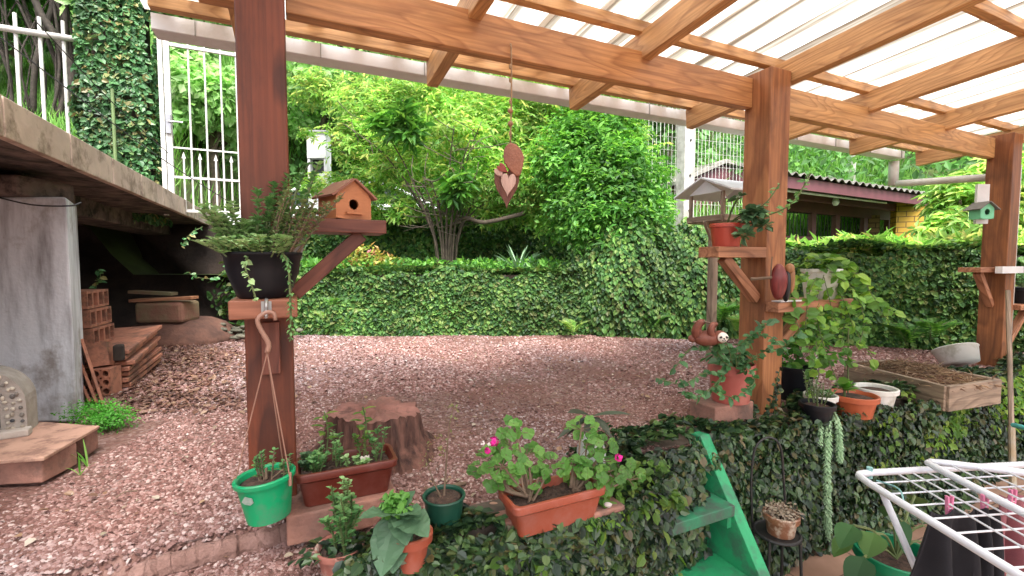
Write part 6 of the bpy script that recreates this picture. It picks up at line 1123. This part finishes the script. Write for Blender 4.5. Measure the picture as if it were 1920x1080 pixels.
# ================================================================== GRAVEL, LITTER, EDGE
OCT = (np.array([(1, 0, 0), (-1, 0, 0), (0, 1, 0), (0, -1, 0), (0, 0, 1), (0, 0, -1)])*.5, np.array([(0, 2, 4), (2, 1, 4), (1, 3, 4), (3, 0, 4), (2, 0, 5), (1, 2, 5), (3, 1, 5), (0, 3, 5)]))
HEX = (np.array([(1, .15, -.1), (.4, .75, -.05), (-.5, .7, -.1), (-1, -.1, -.05), (-.5, -.75, -.1), (.55, -.65, -.05), (.5, .1, .5), (-.3, .35, .55), (-.25, -.35, .5)])*.5, np.array([(0, 1, 6), (1, 2, 7), (1, 7, 6), (2, 3, 7), (3, 8, 7), (3, 4, 8), (4, 5, 8), (5, 6, 8), (5, 0, 6), (6, 7, 8)]))
def scatter(name, n, y0, y1, s0, s1, label, m, tpl, pw=1.0, flat=.35, zofs=.0):
    Y_ = y0+(y1-y0)*RNG.random(n)**pw; X_ = (RNG.random(n)*2.35-1.18)*Y_; t = (X_-P0[0])*U[0]+(Y_-P0[1])*U[1]; s = (X_-P0[0])*V[0]+(Y_-P0[1])*V[1]
    k = ((s > S2+.0) | ((t < TK-.05) & (s > S1+.06)) | ((t < .2) & (s > -1.2))) & ~((X_ < -1.72) & (Y_ > 1.6) & (Y_ < 2.3)); X_, Y_, t, s = X_[k], Y_[k], t[k], s[k]
    if tpl is HEX: pt = np.sin(X_*2.3+1+np.sin(Y_*3.1))+np.sin(Y_*2.7-X_*1.4)+.6*np.sin(X_*6.1+Y_*4.7)+.4*np.sin(X_*13-Y_*9); k = RNG.random(len(X_)) < np.clip(1.1-.6*np.clip(pt-.1, 0, 2), .22, 1); X_, Y_, t, s = X_[k], Y_[k], t[k], s[k]
    n = len(X_)
    z = gz(X_, Y_)+dz_(t, s)+zofs; q = MB(); leaves(q, tpl, np.stack([X_, Y_, z], 1), rnd(n)*np.array([1, 1, flat]), nrm(Z+rnd(n)*flat), s0+(s1-s0)*RNG.random(n)**1.8); return tag(q.build(name, m), label, 'gravel' if 'gravel' in name else 'litter', kind='stuff')
scatter('gravel_stones', 80000, 1.1, 2.9, .009, .022, 'small reddish gravel stones covering the near yard', PEBM, HEX, 1.15, .45)
scatter('gravel_stones', 62000, 2.8, 5.15, .016, .034, 'small reddish gravel stones covering the far yard', PEBM, HEX, 1.0, .45)
LIT = leafmat('leaf_litter_colours', [(.22, .11, .07), (.36, .24, .14), (.15, .075, .05), (.42, .36, .26), (.45, .38, .33)], trans=.1)
scatter('leaf_litter', 1300, 1.2, 5.1, .012, .036, 'fallen dry leaves scattered over the gravel', LIT, OVATE, .8, .3, .012)
n = 5200; q = MB(); Y_ = 2.4+2.7*RNG.random(n); X_ = -Y_*(.62+.28*RNG.random(n)**1.0)+.25*RNG.normal(size=n); k = (X_ > -3.6) & (X_/Y_ > -.86); X_, Y_ = X_[k], Y_[k]; n = len(X_)
leaves(q, OVATE, np.stack([X_, Y_, gz(X_, Y_)+.012], 1), rnd(n)*np.array([1, 1, .3]), nrm(Z+rnd(n)*.35), .014+.03*RNG.random(n)**2); tag(q.build('dark_leaf_litter', leafmat('dark_litter', [(.07, .03, .022), (.14, .065, .045), (.2, .1, .07), (.26, .17, .11)], trans=.05)), 'dark decaying leaf litter along the left side of the yard', 'litter', kind='stuff')
# concrete edging left of post 1
b = MB(); cs = curve([g(-.40, -.15, -.062), g(-.3, -.146, -.05), g(-.15, -.138, -.048), g(.0, -.135, -.045)], 40); cs = cs+RNG.normal(size=cs.shape)*.0025; b.tube(cs, .034+.002*np.sin(np.arange(len(cs))*.9)+.0012*RNG.normal(size=len(cs)), 12); tag(b.build('edging_strip', mat('old_edging', (.24, .14, .12), (.15, .08, .065), rough=.95, scale=16, bump=1.0, bscale=60)), 'broken low concrete edging strip in the gravel left of the left post', 'edging')
block('brick_piece', 'broken reddish brick piece left of the terracotta planter', on(945, 985, 0), (.05, .07, .03)); block('brick_piece', 'flat broken brick half hidden in ivy under the geranium planter', on(1130, 955, 0), (.12, .08, .02))
b = MB(); b.blob(on(926, 950, 0)+Z*.006, (.016, .012, .01), 10, 8, .2); tag(b.build('peach_pebble', mat('peach_stone', (.6, .34, .24), rough=.7)), 'peach coloured pebble left of the geranium planter', 'pebble')
b = MB(); b.blob(on(1140, 950, .02)+Z*.006, (.012, .01, .009), 10, 8, .2); tag(b.build('white_pebble', mat('white_stone', (.7, .6, .58), rough=.6)), 'white and purple pebble right of the geranium planter', 'pebble')
b = MB(); b.tube(curve([on(700, 758, .2), on(712, 752, .2), on(722, 760, .2)], 6), .004, 6); b2_ = b
b = MB(); b.tube([on(850, 910, .01), on(874, 906, .012)], .007, 7); tag(b.build('wood_stick', TWIG), 'short piece of stick on the gravel right of the dark green pot', 'stick')
for k in range(26):
    X_, Y_ = (RNG.random()*2-1)*2.0, 1.5+RNG.random()*3.2; tt_ = (np.array([X_, Y_, 0])-P0)@V
    if tt_ < .15: continue
    if k == 0: pass
    z_ = .018; a_ = RNG.random()*3.1; L_ = .03+.05*RNG.random(); e_ = np.array([math.cos(a_), math.sin(a_), 0])*L_; (TW_ := globals().setdefault('TW_', MB())).tube(curve([(X_, Y_, z_), np.array([X_, Y_, z_+.006])+e_*.5+rnd(1)[0]*.006, np.array([X_, Y_, z_])+e_], 6), .0022, 5)
tag(TW_.build('fallen_twigs', TWIG), 'small fallen twigs scattered on the gravel', 'litter', kind='stuff')
for (px, py, L_, lb) in ((165, 878, .12, 'leftmost'), (150, 893, .09, 'second')):
    p_ = on(px, py, -.02); q = MB()
    for i in range(4): blade(q, p_, (RNG.normal()*.5, RNG.normal()*.3, 1), L_*(.6+.5*RNG.random()), .007, 1.2, n=6)
    tag(q.build('grass_tuft', GRASSM), 'small tuft of grass in the gravel near the board, '+('right one' if px == 165 else 'left one'), 'grass tuft')
q = MB(); n = 420; p_ = on(740, 1050, 0); P_ = np.stack([on(600+500*RNG.random(), 1000, 0) for _ in range(n)]); P_[:, 1] += RNG.random(n)*.1-.16; P_[:, 2] = .0+RNG.random(n)*.03; 
leaves(q, OVATE, P_, rnd(n)*np.array([1, 1, .3]), nrm(Z+rnd(n)*.5), .02+.016*RNG.random(n)); tag(q.build('creeping_weeds', IVYD), 'creeping small leaved weeds along the wall top between the pots', 'ground cover', kind='stuff')
